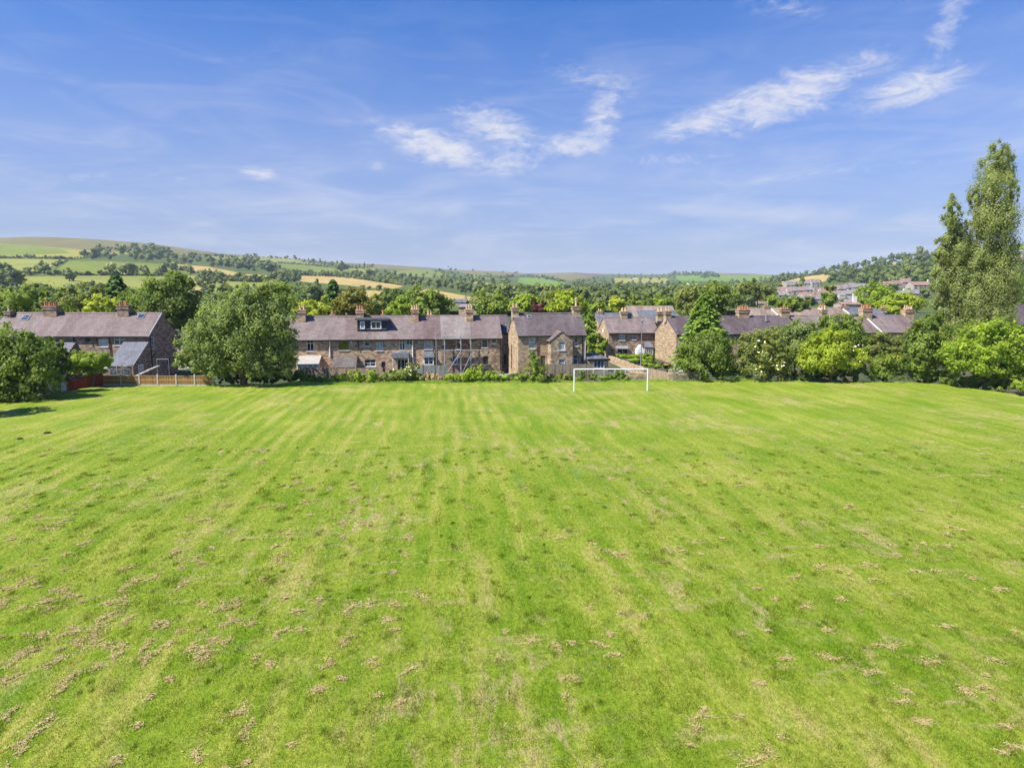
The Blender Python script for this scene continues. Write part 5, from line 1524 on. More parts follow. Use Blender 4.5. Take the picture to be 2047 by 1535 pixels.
# ---- C: detached house with the front wing
C = Row(1036, 84.5, 10, 669.5, 626.5, 7.2, ZG)
c1 = house(C, 1036, 1171.5, "tan detached stone house with a gabled front wing and dark patched roof", name="detached_house", wall=ST_C, roof=SL_V, gl=True, gr=True, over=.17,
           ops=[(1057, 673, 1070, 697, dict(split=.55, pane=GLASSP)), (1147.5, 672.5, 1156.5, 692, dict(split=.3)), (1146, 709, 1155.5, 729, dict(split=.62, pane=GLASSB)), (1080.5, 711, 1090, 735, dict(door=1, mat=BARK))])
ridge_chimney(c1, 1029.5, 614, .8, 2, ST_C, BUFF, d=1.0, pot_h=.45, below=.8)
ridge_chimney(c1, 1151.5, 612, .95, 1, ST_C, BUFF, d=.9, pot_h=.9, below=.8)
skylight(c1, 1058, 634, .5, .7)
def wing():
    p0, p1 = C.at(1101.5, 728, -1.9), C.at(1145, 682, -1.9)
    x0, x1, H_ = p0[0] - c1.a0, p1[0] - c1.a0, p1[1] - ZG
    za = C.at(1121, 665, -1.9)[1] - ZG
    y0, xm = -1.9, (x0 + x1) / 2
    k = c1.rise / (c1.dep / 2)
    yb = max(.3, (za - c1.H) / k)
    ops_ = []
    for (u0, v0, u1, v1) in ((1117.5, 683, 1130, 700), (1117, 718, 1129.5, 736)):
        q0, q1 = C.at(u0, v1, y0), C.at(u1, v0, y0)
        ops_.append((q0[0] - c1.a0 - x0, q1[0] - c1.a0 - x0, q0[1] - ZG, q1[1] - ZG))
    m = MB(); w = MB()
    cut_wall(w, x1 - x0, H_, ops_)
    m.add([(v[0] + x0, v[1] + y0, v[2]) for v in w.v], w.f)
    m.poly((x0, y0, H_), (x1, y0, H_), (xm, y0, za))
    m.poly((x0, -.003, 0), (x0, y0, 0), (x0, y0, H_), (x0, -.003, H_))
    m.poly((x1, y0, 0), (x1, -.003, 0), (x1, -.003, H_), (x1, y0, H_))
    wg = m.build("front_wing", ST_D, c1.o)
    for q in ops_:
        window(c1.o, q[0] + x0, q[1] + x0, q[2], q[3], y=y0 + .1, split=.6, pane=GLASSP, sill=False, name="wing_window")
        MB().box(q[0] + x0 - .1, q[1] + x0 + .1, y0 - .06, y0 - .003, q[2] - .14, q[2] - .003).build("wing_sill", PALE, c1.o)
    r = MB()
    s = (za - H_) / (xm - x0)
    e = .22
    r.slab((x0 - e, y0 - .05, H_ - e * s + .08), (xm, y0 - .05, za + .08), (xm, yb + .3, za + .08), (x0 - e, .05, H_ - e * s + .08), -.09)
    r.slab((xm, y0 - .05, za + .078), (x1 + e, y0 - .05, H_ - e * s + .08), (x1 + e, .05, H_ - e * s + .08), (xm, yb + .3, za + .078), -.09)
    r.build("wing_roof", SL_B, c1.o)
wing()
pipe(c1, 1164, 672, 728, BLACK, .06); pipe(c1, 1169.5, 672, 728, PALE, .06); pipe(c1, 1074, 673, 728, BARK, .06)
_x = on_left(c1)
MB().box(c1.dep * .34, c1.dep * .38, -.05, -.003, 1.0, 4.2).build("gable_flue", BLACK, c1.o, xf=_x)
def annexe():
    p0 = C.at(1173, 717, -.5); p1 = C.at(1216, 717, -.5)
    x0, x1, H_ = p0[0] - c1.a0, p1[0] - c1.a0, p0[1] - ZG
    y0, y1 = -.5, 3.0
    zt = C.at(1195, 705, 1.2)[1] - ZG
    m = MB().poly((x0, y0, 0), (x1, y0, 0), (x1, y0, H_), (x0, y0, H_)).poly((x1, y0, 0), (x1, y1, 0), (x1, y1, H_), (x1, y0, H_)).poly((x1, y1, 0), (x0, y1, 0), (x0, y1, H_), (x1, y1, H_))
    m.build("annexe_wall", ST_B, c1.o)
    ym = (y0 + y1) / 2
    e = .2
    r = MB()
    A0, A1, A2, A3 = (x0, y0 - e, H_ - .05), (x1 + e, y0 - e, H_ - .05), (x1 + e, y1 + e, H_ - .05), (x0, y1 + e, H_ - .05)
    R0, R1 = (x0, ym, zt), (x1 - 1.1, ym, zt)
    r.poly(A0, A1, R1, R0).poly(A1, A2, R1).poly(A2, A3, R0, R1).poly(A3, A2, A1, A0)
    r.build("annexe_roof", SL_G, c1.o)
    MB().box(x0, x1 + e, y0 - e - .04, y0 - e - .003, H_ - .28, H_ - .03).build("annexe_fascia", BLACK, c1.o)
    q0, q1 = C.at(1186, 737, y0), C.at(1208, 719.5, y0)
    window(c1.o, q0[0] - c1.a0, q1[0] - c1.a0, max(.05, q0[1] - ZG), q1[1] - ZG, y=y0 - .07, nx=3, sill=False, name="french_window", pane=GLASSB, fw=.1)
annexe()

# ---- D: pair of cottages beyond the sloping wall
Dr = Row(1217, 105, 6, 664, 634.5, 7.4, -.9)
d1 = house(Dr, 1217, 1262, "cottage with the plain tan gable and white bay roof behind the sloping garden wall", name="cottage", wall=ST_A, roof=SL_B, gl=True, ops=[(1237.5, 664.5, 1250, 680, dict(nx=2, split=.7, pane=GLASSP)), (1234, 697, 1255.5, 709, dict(nx=2))])
d2 = house(Dr, 1262, 1316, "cottage with a white gabled porch behind the clipped hedge", name="cottage", wall=ST_A, roof=SL_B, gr=True, ops=[(1263.5, 666, 1272, 679, dict(nx=2, nz=2))])
_gm = MB().poly((-.004, .01, 0), (-.004, d1.dep, 0), (-.004, d1.dep, d1.H), (-.004, d1.dep / 2, d1.H + d1.rise - .03), (-.004, .01, d1.H))
_gm.build("gable", ST_C, d1.o)
_a, _z = Dr.at(1203.5, 662, 3.6)
MB().box(-.1, -.008, 3.3, 3.9, _z + .9 - .25, _z + .9 + .35).build("alarm_box", WHITE, d1.o)
ridge_chimney(d1, 1247, 622, 1.0, 4, ST_C, BUFF, d=.9, rows=2)
p0, p1 = Dr.at(1232, 697, -.6), Dr.at(1257, 693, -.6)
MB().slab((p0[0] - d1.a0, -.7, p0[1] + .9), (p1[0] - d1.a0, -.7, p0[1] + .9), (p1[0] - d1.a0, -.004, p1[1] + 1.0), (p0[0] - d1.a0, -.004, p1[1] + 1.0), .14).build("door_canopy", LEAD, d1.o)
def porch():
    y0 = -1.1
    p0, p1 = Dr.at(1273.5, 712, y0), Dr.at(1288, 700, y0)
    za = Dr.at(1281, 689.5, y0)[1] + .9
    x0, x1, z0, z1 = p0[0] - d2.a0, p1[0] - d2.a0, max(0, p0[1] + .9), p1[1] + .9
    m = MB().prism([(x0, 0), (x1, 0), (x1, z1), ((x0 + x1) / 2, za), (x0, z1)], "y", y0, -.004)
    pc = m.build("porch", WHITE, d2.o)
    MB().box((x0 + x1) / 2 - .3, (x0 + x1) / 2 + .3, y0 - .04, y0 - .003, z0 + .1, z1 - .35).build("porch_door", GLASSP, pc)
    p2, p3 = Dr.at(1288.5, 709, -.8), Dr.at(1306, 694, -.8)
    xb0, xb1, zb0, zb1 = p2[0] - d2.a0, p3[0] - d2.a0, p2[1] + .9, p3[1] + .9
    MB().box(xb0, xb1, -.75, -.003, 0, zb0).build("bay", WHITE, d2.o)
    window(d2.o, xb0, xb1, zb0 + .003, zb1, y=-.75, nx=4, split=.65, sill=False, name="bay_window", pane=GLASSB)
    MB().slab((xb0 - .1, -.9, zb1), (xb1 + .1, -.9, zb1), (xb1 - .2, -.004, zb1 + .8), (xb0 + .2, -.004, zb1 + .8), .1).build("bay_roof", SL_G, d2.o)
porch()

# ---- E: long slate terrace behind the spruce and shrubs
E = Row(1352, 97, 9, 667, 632.5, 8.4, -1.0)
e1 = house(E, 1352, 1440, "gable fronted end house of the long violet slate terrace", wall=ST_C, roof=SL_V, gl=True, ops=[(1371, 672, 1381, 688, dict(split=.6)), (1400, 672, 1412, 688, {})])
e2 = house(E, 1440, 1522, "second house of the long violet slate terrace, a many potted chimney on its ridge", wall=ST_C, roof=SL_V, ops=[(1476, 674, 1486, 690, {})])
e3 = house(E, 1522, 1604, "third house of the long violet slate terrace, under a broad flat topped chimney", wall=ST_C, roof=SL_V)
e4 = house(E, 1604, 1686, "fourth house of the long violet slate terrace, its roof edged by a raised verge", wall=ST_C, roof=SL_B)
e5 = house(E, 1686, 1760, "fifth house of the long violet slate terrace, with a tall chimney of red pots", wall=ST_B, roof=SL_B, ops=[(1725, 668, 1735, 680, {})])
e6 = house(E, 1760, 1850, "last house of the long violet slate terrace by the sycamore thicket", wall=ST_B, roof=SL_B, gr=True)
ridge_chimney(e1, 1334.5, 622, .85, 2, ST_C, BUFF, d=.9, rows=1, below=.9)
ridge_chimney(d2, 1319, 623, 1.0, 4, ST_C, BUFF, d=.9, rows=2, below=.9)
ridge_chimney(e2, 1485, 619, 1.7, 8, ST_C, TERRA, d=1.0, rows=2)
ridge_chimney(e3, 1568, 617, 1.4, 4, ST_C, TERRA, d=.9, rows=1, pot_h=.3)
ridge_chimney(e4, 1646, 619, .9, 2, ST_C, BUFF, d=.8, rows=1)
ridge_chimney(e5, 1731, 616, 1.6, 6, ST_C, TERRA, d=1.0, rows=2, yoff=-.5)
ridge_chimney(e6, 1815, 618, 1.5, 4, ST_B, BUFF, d=1.0, rows=2)
for h in (e4, e5, e6):
    k = h.rise / (h.dep / 2)
    MB().slab((-.12, -.2, h.H - .2 * k + .10), (.12, -.2, h.H - .2 * k + .10), (.12, h.dep / 2, h.H + h.rise + .10), (-.12, h.dep / 2, h.H + h.rise + .10), .12).build("raised_verge", PALE if h is not e4 else BLACK, h.o)
MB().tube((2.0, h.dep * .3, e3.H + 1.6), (2.0, h.dep * .3, e3.H + 2.5), .14, .12, 8).build("roof_vent", LEAD, e3.o)

# ---- F: roofs behind the long terrace, the hall, cottages in the gaps
F_ = Row(1600, 128, 4, 634, 616.5, 8.0, -.6)
for i, (u0, u1, lab, rf) in enumerate([(1500, 1556, "stone roofed house behind the second chimney of the long terrace", SL_T), (1556, 1655, "grey roofed house behind the dark spreading tree and long terrace", SL_T), (1655, 1702, "house with a dark capped chimney behind the long terrace", SL_T), (1702, 1772, "slate house rising behind the tall red potted chimney", SL_G)]):
    h = house(F_, u0, u1, lab, wall=ST_C, roof=rf, gl=i == 0, gr=i == 3)
    ridge_chimney(h, (1532, 1643, 1686, 1765)[i], (611, 612, 612, 615)[i], .9 if i != 2 else 1.5, 2, ST_C, TERRA, d=.8, pot_h=.4)
    MB().slab((-.14, -.2, h.H + .0), (.14, -.2, h.H + .0), (.14, h.dep / 2, h.H + h.rise + .12), (-.14, h.dep / 2, h.H + h.rise + .12), .12).build("raised_verge", PALE, h.o)
Hh = Row(1300, 138, 3, 643, 612, 13, -.4)
hall = house(Hh, 1254, 1360, "large hall with a stone tiled roof partly covered by dark panels", name="village_hall", cat="hall", wall=ST_C, roof=SL_T, gl=True, gr=True)
k = hall.rise / (hall.dep / 2)
for (ua, ub, mat) in ((1275, 1318, SL_G), (1331, 1357, SL_G)):
    a0_, a1_ = Hh.at(ua, 630, 3)[0] - hall.a0, Hh.at(ub, 630, 3)[0] - hall.a0
    f = lambda x, b: (x, b - .06, hall.H + b * k + .07)
    MB().slab(f(a0_, .4), f(a1_, .4), f(a1_, 4.6), f(a0_, 4.6), .05).build("roof_panel", mat, hall.o)
Gh = Row(1200, 113, 6, 652, 626, 7.5, -.8)
g1 = house(Gh, 1199, 1262, "blue slate cottage half hidden behind the plain tan gable", name="cottage", wall=ST_C, roof=SL_G, gl=True)
ridge_chimney(g1, 1199, 622, .7, 2, ST_C, BUFF, d=.8, pot_h=.4, below=.7)
g2 = house(Row(1188, 120, 8, 655, 630, 6, -.8), 1184, 1206, "small cottage with a stone tiled roof beyond the ivy", name="cottage", wall=ST_C, roof=SL_T, gr=True)
Rh = Row(2010, 96, 12, 648, 609, 9, -1.0)
h = house(Rh, 1990, 2130, "slate house glimpsed behind the sycamores beyond the poplar", wall=ST_B, roof=SL_V, gl=True)
MB().slab((-.1, -.2, h.H), (.16, -.2, h.H), (.16, h.dep / 2, h.H + h.rise + .12), (-.1, h.dep / 2, h.H + h.rise + .12), .12).build("bargeboard", WHITE, h.o)

# ---- the town on the slope: small houses, each a thing
PK = slate("pink_clay_tiles", (.25, .15, .12), (.36, .23, .19), (.44, .36, .32))
GYT = slate("grey_tiles", (.20, .18, .175), (.30, .27, .26), (.42, .38, .36))
rt = random.Random(11)
TOWNW = plain("town_render", (0.40, 0.35, 0.30), 0.9, 0.2)


def town_house(u, v, wpx, hpx, label, group=None, rf=PK, wl=PALE, turn=0.0, D=None, pot=True, name="town_house"):
    """small house, its wall foot at photo pixel (u, v), wpx wide, hpx from foot to ridge"""
    if D is None:
        D = float(hill_d(u, min(v, 612)))
    x, y, z = W(u, v, D)
    k = D / FOC
    L, Ht = wpx * k, hpx * k
    dep = max(4.5, min(8, L * .8))
    ze, rise = Ht * .56, Ht * .44
    o = thing(name, (x - L / 2, y, z), label, "house", group, rz=R(turn))
    m = MB().poly((0, 0, -2), (L, 0, -2), (L, 0, ze), (0, 0, ze)).poly((L, dep, -2), (0, dep, -2), (0, dep, ze), (L, dep, ze))
    for xx in (0, L):
        g = [(xx, 0, -2), (xx, 0, ze), (xx, dep / 2, ze + rise - .05), (xx, dep, ze), (xx, dep, -2)]
        m.poly(*(g if xx == 0 else g[::-1]))
    m.build("wall", TOWNW if wl is PALE else wl, o)
    s = rise / (dep / 2)
    r = MB().slab((-.1, -.25, ze - .25 * s), (L + .1, -.25, ze - .25 * s), (L + .1, dep / 2, ze + rise), (-.1, dep / 2, ze + rise), .1).slab((L + .1, dep + .25, ze - .25 * s), (-.1, dep + .25, ze - .25 * s), (-.1, dep / 2, ze + rise + .002), (L + .1, dep / 2, ze + rise + .002), .1)
    r.build("roof", rf, o)
    n = max(1, int(L / 3.2))
    for i in range(n):
        c = L * (i + .5) / n
        for zz in ((ze * .55, ze * .88), (ze * .08, ze * .4)):
            if zz[1] - zz[0] > .5:
                w = MB().box(c - .5, c + .5, -.03, -.003, zz[0], zz[1]).build("window", GLASS, o)
    if pot:
        MB().box(L - 1.0, L - .2, dep / 2 - .4, dep / 2 + .4, ze + rise - .4, ze + rise + 1.3).build("chimney", wl, o)
    return o


TG = "terraces of small houses stepping up the hillside town"
for i, (u, v, w, hh, rf, wl, lab) in enumerate([
    (1583, 586, 52, 12, PK, ST_C, "long pink roofed house at the top end of the hillside town"), (1566, 600, 24, 18, GYT, PALE, "tall pale gable house beside the dark spreading tree"),
    (1628, 597, 40, 13, PK, PALE, "pink roofed house under the church spire"), (1638, 586, 30, 10, GYT, PALE, "grey roofed house just below the spire"),
    (1612, 607, 34, 12, GYT, PALE, "pale house behind the spreading tree, lowest in its street"), (1690, 579, 26, 9, PK, PALE, "pink roofed house at the upper edge of the town"), (1712, 580, 26, 10, PK, PALE, "upper pink roofed house next to the slanting grey roof"),
    (1722, 589, 22, 11, GYT, PALE, "house with a slanting pale grey roof"), (1688, 593, 30, 10, GYT, PALE, "pale fronted house above the bare stemmed tree"), (1700, 603, 34, 11, GYT, PALE, "wide grey house in the town's middle street"),
    (1668, 606, 24, 11, GYT, PALE, "small grey house beside the bare stemmed tree"), (1702, 613, 38, 9, PK, PALE, "flat roofed pinkish building lowest in the town"), (1735, 576, 16, 9, PK, PALE, "little pink house before the bright tree"),
    (1846, 578, 40, 15, PK, PALE, "pale house with a pink roof standing close to the poplar"), (1800, 590, 36, 9, GYT, PALE, "low grey roof between the two bright trees"), (1505, 604, 22, 7, GYT, PALE, "pale low building in trees at the foot of the slope"),
    (1530, 612, 34, 9, SL_T, PALE, "pale rendered house by the curved garden wall"), (1782, 572, 18, 7, PK, PALE, "pink roof peeping above the bright tree"),
    (2035, 508, 44, 9, GYT, PALE, "row of pale houses high on the slope beyond the poplar"), (2030, 520, 40, 8, PK, PALE, "lower row of houses high on the slope beyond the poplar"),
    (915, 612, 34, 14, SL_G, ST_C, "grey roofed terrace beside the chimney behind the scaffold"), (935, 620, 36, 12, GYT, ST_C, "many chimneyed stone row behind the scaffold"), (1030, 606, 18, 12, PALE, ST_C, "pale stone house between two green trees"),
    (1085, 601, 16, 7, PALE, ST_C, "pale house roof showing over the purple tree"), (1050, 640, 12, 22, ST_C, ST_C, "narrow pale gable behind the detached house"), (1212, 612, 26, 9, GYT, ST_C, "stone row with chimneys beside the hall trees"),
    (1270, 559, 6, 3, PALE, PALE, "white speck of a farmhouse in the valley woods"), (1204, 575, 6, 4, PALE, PALE, "white cottage deep in the valley woods"), (1376, 571, 9, 4, PALE, PALE, "pale farm building on the far slope"),
    (1790, 535, 6, 12, ST_C, ST_C, "old stone tower on the wooded knoll"), (1846, 545, 8, 4, PALE, PALE, "white cottage on the wooded slope by the poplar")]):
    town_house(u, v, w, hh, lab, TG if 1550 < u < 1800 and hh < 14 else None, rf, wl, rt.uniform(-8, 8), D=(150 if u in (1050,) else None) if v < 613 else 150, pot=w > 20)
for (ua, va), (ub, vb), n, rf, lab in [((1556, 594), (1622, 587), 5, PK, "small pink roofed house in the upper row below the tan hillside field"), ((1642, 592), (1712, 581), 5, PK, "small pinkish house in the row climbing past the church spire"),
                                       ((1660, 602), (1735, 590), 5, GYT, "small grey roofed house in the middle row of the hillside town"), ((1596, 609), (1652, 605), 4, GYT, "small grey house in the row behind the spreading tree"), ((1690, 615), (1748, 606), 4, PK, "small pink roofed house in the lowest row of the hillside town"),
                                       ((1752, 582), (1838, 570), 5, PK, "small pinkish house in the high row over the bright trees near the poplar"), ((1770, 600), (1862, 594), 4, GYT, "small grey house in the row by the wide bright tree near the poplar"),
                                       ((1606, 602), (1692, 596), 5, PK, "small pink roofed house in the crowded row under the church spire"), ((1662, 588), (1736, 581), 5, GYT, "small grey house in the crowded row above the bare stemmed tree"),
                                       ((1572, 580), (1640, 574), 4, GYT, "small pale grey house in the top row under the tan hillside field")]:
    for i in range(n):
        f = (i + .5) / n
        town_house(ua + (ub - ua) * f, va + (vb - va) * f, abs(ub - ua) / n * 1.02, 16 + rt.uniform(-1, 1), lab, "row of alike houses: " + lab, rf if rt.random() < .75 else GYT, TOWNW, rt.uniform(2, 6), pot=False)
# church spire and curved wall
x, y, z = W(1629, 580, 360)
o = thing("church_spire", (x, y, z), "slim pale church spire among the hillside trees", "church")
MB().box(-.6, .6, -.6, .6, -3, .6).build("tower", ST_C, o)
MB().tube((0, 0, .6), (0, 0, 5.0), .6, .03, 8).build("spire", LEAD, o)
# ------------------------------------------------------------------ goal, fences, walls, cars
def goal():
    g0, g1 = G(1147.5, 781.5), G(1294, 781.5)
    top = W(1147.5, 738, g0[1])[2]
    o = thing("football_goal", (g0[0], g0[1], 0), "white metal football goal frame standing alone on the mown field", "goal")
    L = g1[0] - g0[0]
    for x in (0, L):
        MB().tube((x, 0, -.1), (x, 0, top + .06), .06, .06, 12).build("post", WHITE, o)
    MB().tube((.07, 0, top), (L - .07, 0, top), .06, .06, 12).build("crossbar", WHITE, o)
goal()


RAILW = timber("pale_fence_rails", (0.40, 0.25, 0.12), (0.52, 0.35, 0.18), 9)


def panel_fence(label, pts, hgt, panelm, postm, n, group=None, name="garden_fence", post_w=.06, rails=True, cap=False, base=False, post_up=.08, cat="fence", board=0.14):
    """posts and panels between ground points PTS[0] and PTS[1] (world x, y)"""
    (xa, ya), (xb, yb) = pts
    z0 = ground_at(xa, ya)
    o = thing(name, (xa, ya, z0), label, cat, group, rz=math.atan2(yb - ya, xb - xa))
    L = math.hypot(xb - xa, yb - ya)
    z1 = ground_at(xb, yb) - z0
    for i in range(n + 1):
        x, zz = L * i / n, z1 * i / n
        MB().box(x - post_w, x + post_w, -post_w, post_w, zz - .3, zz + hgt + post_up).build("post", postm, o)
    for i in range(n):
        x0, x1 = L * i / n + post_w + .004, L * (i + 1) / n - post_w - .004
        zz = z1 * (i + .5) / n
        m = MB()
        nb = max(3, int((x1 - x0) / board))
        for k in range(nb):
            a_, b_ = x0 + (x1 - x0) * k / nb, x0 + (x1 - x0) * (k + 1) / nb
            m.box(a_, b_ - .012, -.022 - .012 * (k % 2), .01, zz + (.16 if base else .02), zz + hgt)
        p = m.build("panel", panelm, o)
        if rails:
            r = MB().box(x0, x1, -.06, -.036, zz + hgt * .52, zz + hgt * .60).box(x0, x1, -.07, .02, zz + hgt + .002, zz + hgt + .05)
            r.build("rail", RAILW if rails == "pale" else panelm, p)
        if base:
            MB().box(x0, x1, -.035, .03, zz - .1, zz + .155).build("gravel_board", CONC, p)
    return o


gp = lambda u, v: G(u, v)[:2]
panel_fence("orange brown timber fence panels between pale concrete posts at the field corner", (gp(206, 770.5), gp(427, 771.5)), 1.02, WOOD_F, CONC, 6, rails="pale", base=True, post_w=.07, post_up=.2)
panel_fence("red stained board fence beneath the ivy hedge", (gp(136, 779), gp(205, 771)), 1.55, WOOD_R, WOOD_R, 2, rails=False, post_up=0)
panel_fence("white painted board fence half hidden by the dark shrub", (gp(88, 792), gp(133, 780)), 1.85, WOOD_W, WOOD_G, 2, rails=False, post_up=.02)


def fence_px(label, u0, u1, vt, vb, D, mat, post, n, **k):
    """fence at distance D, its top at photo row vt"""
    xa, xb = W(u0, vb, D)[0], W(u1, vb, D)[0]
    h = W((u0 + u1) / 2, vt, D)[2] - ground_at((xa + xb) / 2, D)
    return panel_fence(label, ((xa, D), (xb, D)), h, mat, post, n, **k)


fence_px("grey weathered board fence in front of the pale conservatory", 600, 652, 735, 755, 77.5, WOOD_G, WOOD_G, 2, rails=False)
fence_px("tan horizontal panel fence before the slate lean-to", 652, 712, 736, 757, 77.6, WOOD_T, WOOD_T, 3, rails=False)
fence_px("low pale panel fence along the dormer house's yard", 712, 765, 736, 757, 77.8, WOOD_T, WOOD_G, 2, rails=False)
fence_px("grey green solid fence between the flowering bush and the scaffold", 822, 893, 730.5, 752, 78, WOOD_E, WOOD_E, 3, rails=False, board=.3)
fence_px("tall weathered vertical board fence before the detached house", 1092, 1186, 728, 756, 77, WOOD_G, WOOD_G, 6, rails=False)
fence_px("wire mesh garden fence on pale posts behind the goal mouth", 1186, 1250, 742, 760, 76.4, WOOD_E, CONC, 3, rails=False, post_up=.15)


def retaining():
    """boarded fence slanting back up the garden, from the gate to the goal"""
    a_, b_ = W(1349, 760, 77.5), W(1294, 737, 84)
    hh_ = W(1320, 742, 80.5)[2] - ground_at(W(1320, 742, 80.5)[0], 80.5)
    o = panel_fence("tan boarded fence slanting uphill behind the goalpost", ((b_[0], b_[1]), (a_[0], a_[1])), hh_, WOOD_T, WOOD_T, 5, rails=False)
    return o
retaining()


def stone_wall(label, p0, p1, h0, h1, mat=ST_D, th=.4, cap=True, name="garden_wall", group=None, rough=.06):
    (xa, ya), (xb, yb) = p0, p1
    z0 = ground_at(xa, ya)
    L = math.hypot(xb - xa, yb - ya)
    o = thing(name, (xa, ya, z0), label, "wall", group, rz=math.atan2(yb - ya, xb - xa))
    dz_ = ground_at(xb, yb) - z0
    r = random.Random(int(L * 100))
    m = MB()
    n = max(2, int(L / .45))
    hs_ = [h0 + (h1 - h0) * i / n + r.uniform(-rough, rough) for i in range(n + 1)]
    for i in range(n):
        xa_, xb_ = L * i / n, L * (i + 1) / n
        za, zb = dz_ * i / n, dz_ * (i + 1) / n
        k = len(m.v)
        m.add([(xa_, -th / 2, za - .4), (xb_, -th / 2, zb - .4), (xb_, th / 2, zb - .4), (xa_, th / 2, za - .4), (xa_, -th / 2, za + hs_[i]), (xb_, -th / 2, zb + hs_[i + 1]), (xb_, th / 2, zb + hs_[i + 1]), (xa_, th / 2, za + hs_[i])],
              [(4, 5, 6, 7), (0, 1, 5, 4), (2, 3, 7, 6)] + ([(3, 0, 4, 7)] if i == 0 else []) + ([(1, 2, 6, 5)] if i == n - 1 else []))
    m.build("masonry", mat, o)
    if cap:
        c = MB()
        for i in range(n):
            xa_, xb_ = L * i / n, L * (i + 1) / n
            z_ = (dz_ * (i + .5) / n) + (hs_[i] + hs_[i + 1]) / 2 + .02
            c.box(xa_ + .01, xb_ - .01, -th / 2 - .06, th / 2 + .06, z_, z_ + .1 + r.uniform(0, .04))
        c.build("coping", MORTAR if cap is True else cap, o)
    return o


wp = lambda u, D: W(u, 700, D)[:2]
top = lambda u, v, D: W(u, v, D)[2] - ground_at(W(u, v, D)[0], D)
stone_wall("rubble stone wall at the field edge behind the goalpost", wp(1251, 75.6), wp(1298, 75.6), 1.0, 1.05, cap=False, rough=.12)
stone_wall("sloping garden wall running down past the cottages' clipped hedge", wp(1219, 101), wp(1290, 86), top(1219, 711, 101), top(1290, 736, 86), ST_C, .35, cap=False)
stone_wall("pale stone pillar and stub of wall beside the wooden gate", wp(1338, 75.5), wp(1347, 75.5), 1.35, 1.15, cap=False, rough=.1)
stone_wall("low boundary wall of the paved yard beside the stone gable", wp(262, 79.0), wp(316, 84.0), 1.0, 1.9, ST_A, .22, cap=CONC, rough=.02)
stone_wall("low red brick wall lit by the sun under the big spreading tree", wp(352, 82.0), wp(425, 78.0), .75, .75, BRICKRED, .25, cap=False, rough=0)
stone_wall("tan stone yard wall at the stepped end of the terrace", wp(990, 80), wp(1034, 80.5), 1.0, 1.35, ST_C, .3, cap=True)


def clothes_rail():
    x0, x1 = W(312, 700, 80)[0], W(335.5, 700, 80)[0]
    z = ground_at(x0, 80)
    o = thing("clothes_rail", (x0, 80, z), "thin pale metal rail frame on the yard wall near the stone gable", "rail")
    zt = W(320, 717.5, 80)[2] - z
    for x in (0, x1 - x0):
        MB().tube((x, 0, 0), (x, 0, zt), .024, .024, 8).build("upright", STEEL, o)
    MB().tube((.03, 0, zt - .03), (x1 - x0 - .03, 0, zt - .03), .022, .022, 8).build("rail", STEEL, o)
clothes_rail()


def yard_fence():
    D = 81
    x0, x1 = W(231, 700, D)[0], W(263, 700, D)[0]
    z = ground_at(x0, D)
    o = thing("yard_gate", (x0, D, z), "grey timber yard gate and posts below the slate lean-to", "gate")
    zt = W(240, 732, D)[2] - z
    for x in (0, (x1 - x0) * .3, x1 - x0):
        MB().box(x - .06, x + .06, -.06, .06, -.2, zt + .1).build("post", WOOD_G, o)
    m = MB()
    for k in range(4):
        m.box(.07, (x1 - x0) * .3 - .07, -.03, .03, .25 + k * (zt - .3) / 4, .25 + k * (zt - .3) / 4 + .14)
    m.build("boards", WOOD_G, o)
    MB().slab((.3 * (x1 - x0), -.05, zt - .15), (x1 - x0, -.05, zt + .25), (x1 - x0, .05, zt + .25), (.3 * (x1 - x0), .05, zt - .15), .12).build("rail", WOOD_G, o)
yard_fence()


def far_house():
    r = Row(345, 98, -4, 712, 690, 6, ZG)
    h = house(r, 338, 470, "low pale rendered house half hidden behind the big spreading tree", name="bungalow", wall=PALE, roof=SL_B, ops=[(354, 719, 364, 732, dict(nx=2, pane=GLASSP)), (372, 718, 382, 735, dict(nx=2))])
far_house()
plant("yellow_shrub", "bright yellow flowering shrub on the yard behind the timber fence", "shrub", 80, [(397, 740, 11, 7), (390, 742, 7, 5)], L_YEL, 900, 0.15, part="foliage", flowers=(L_YFLOW, 260, .14, [(397, 738, 11, 6)]))


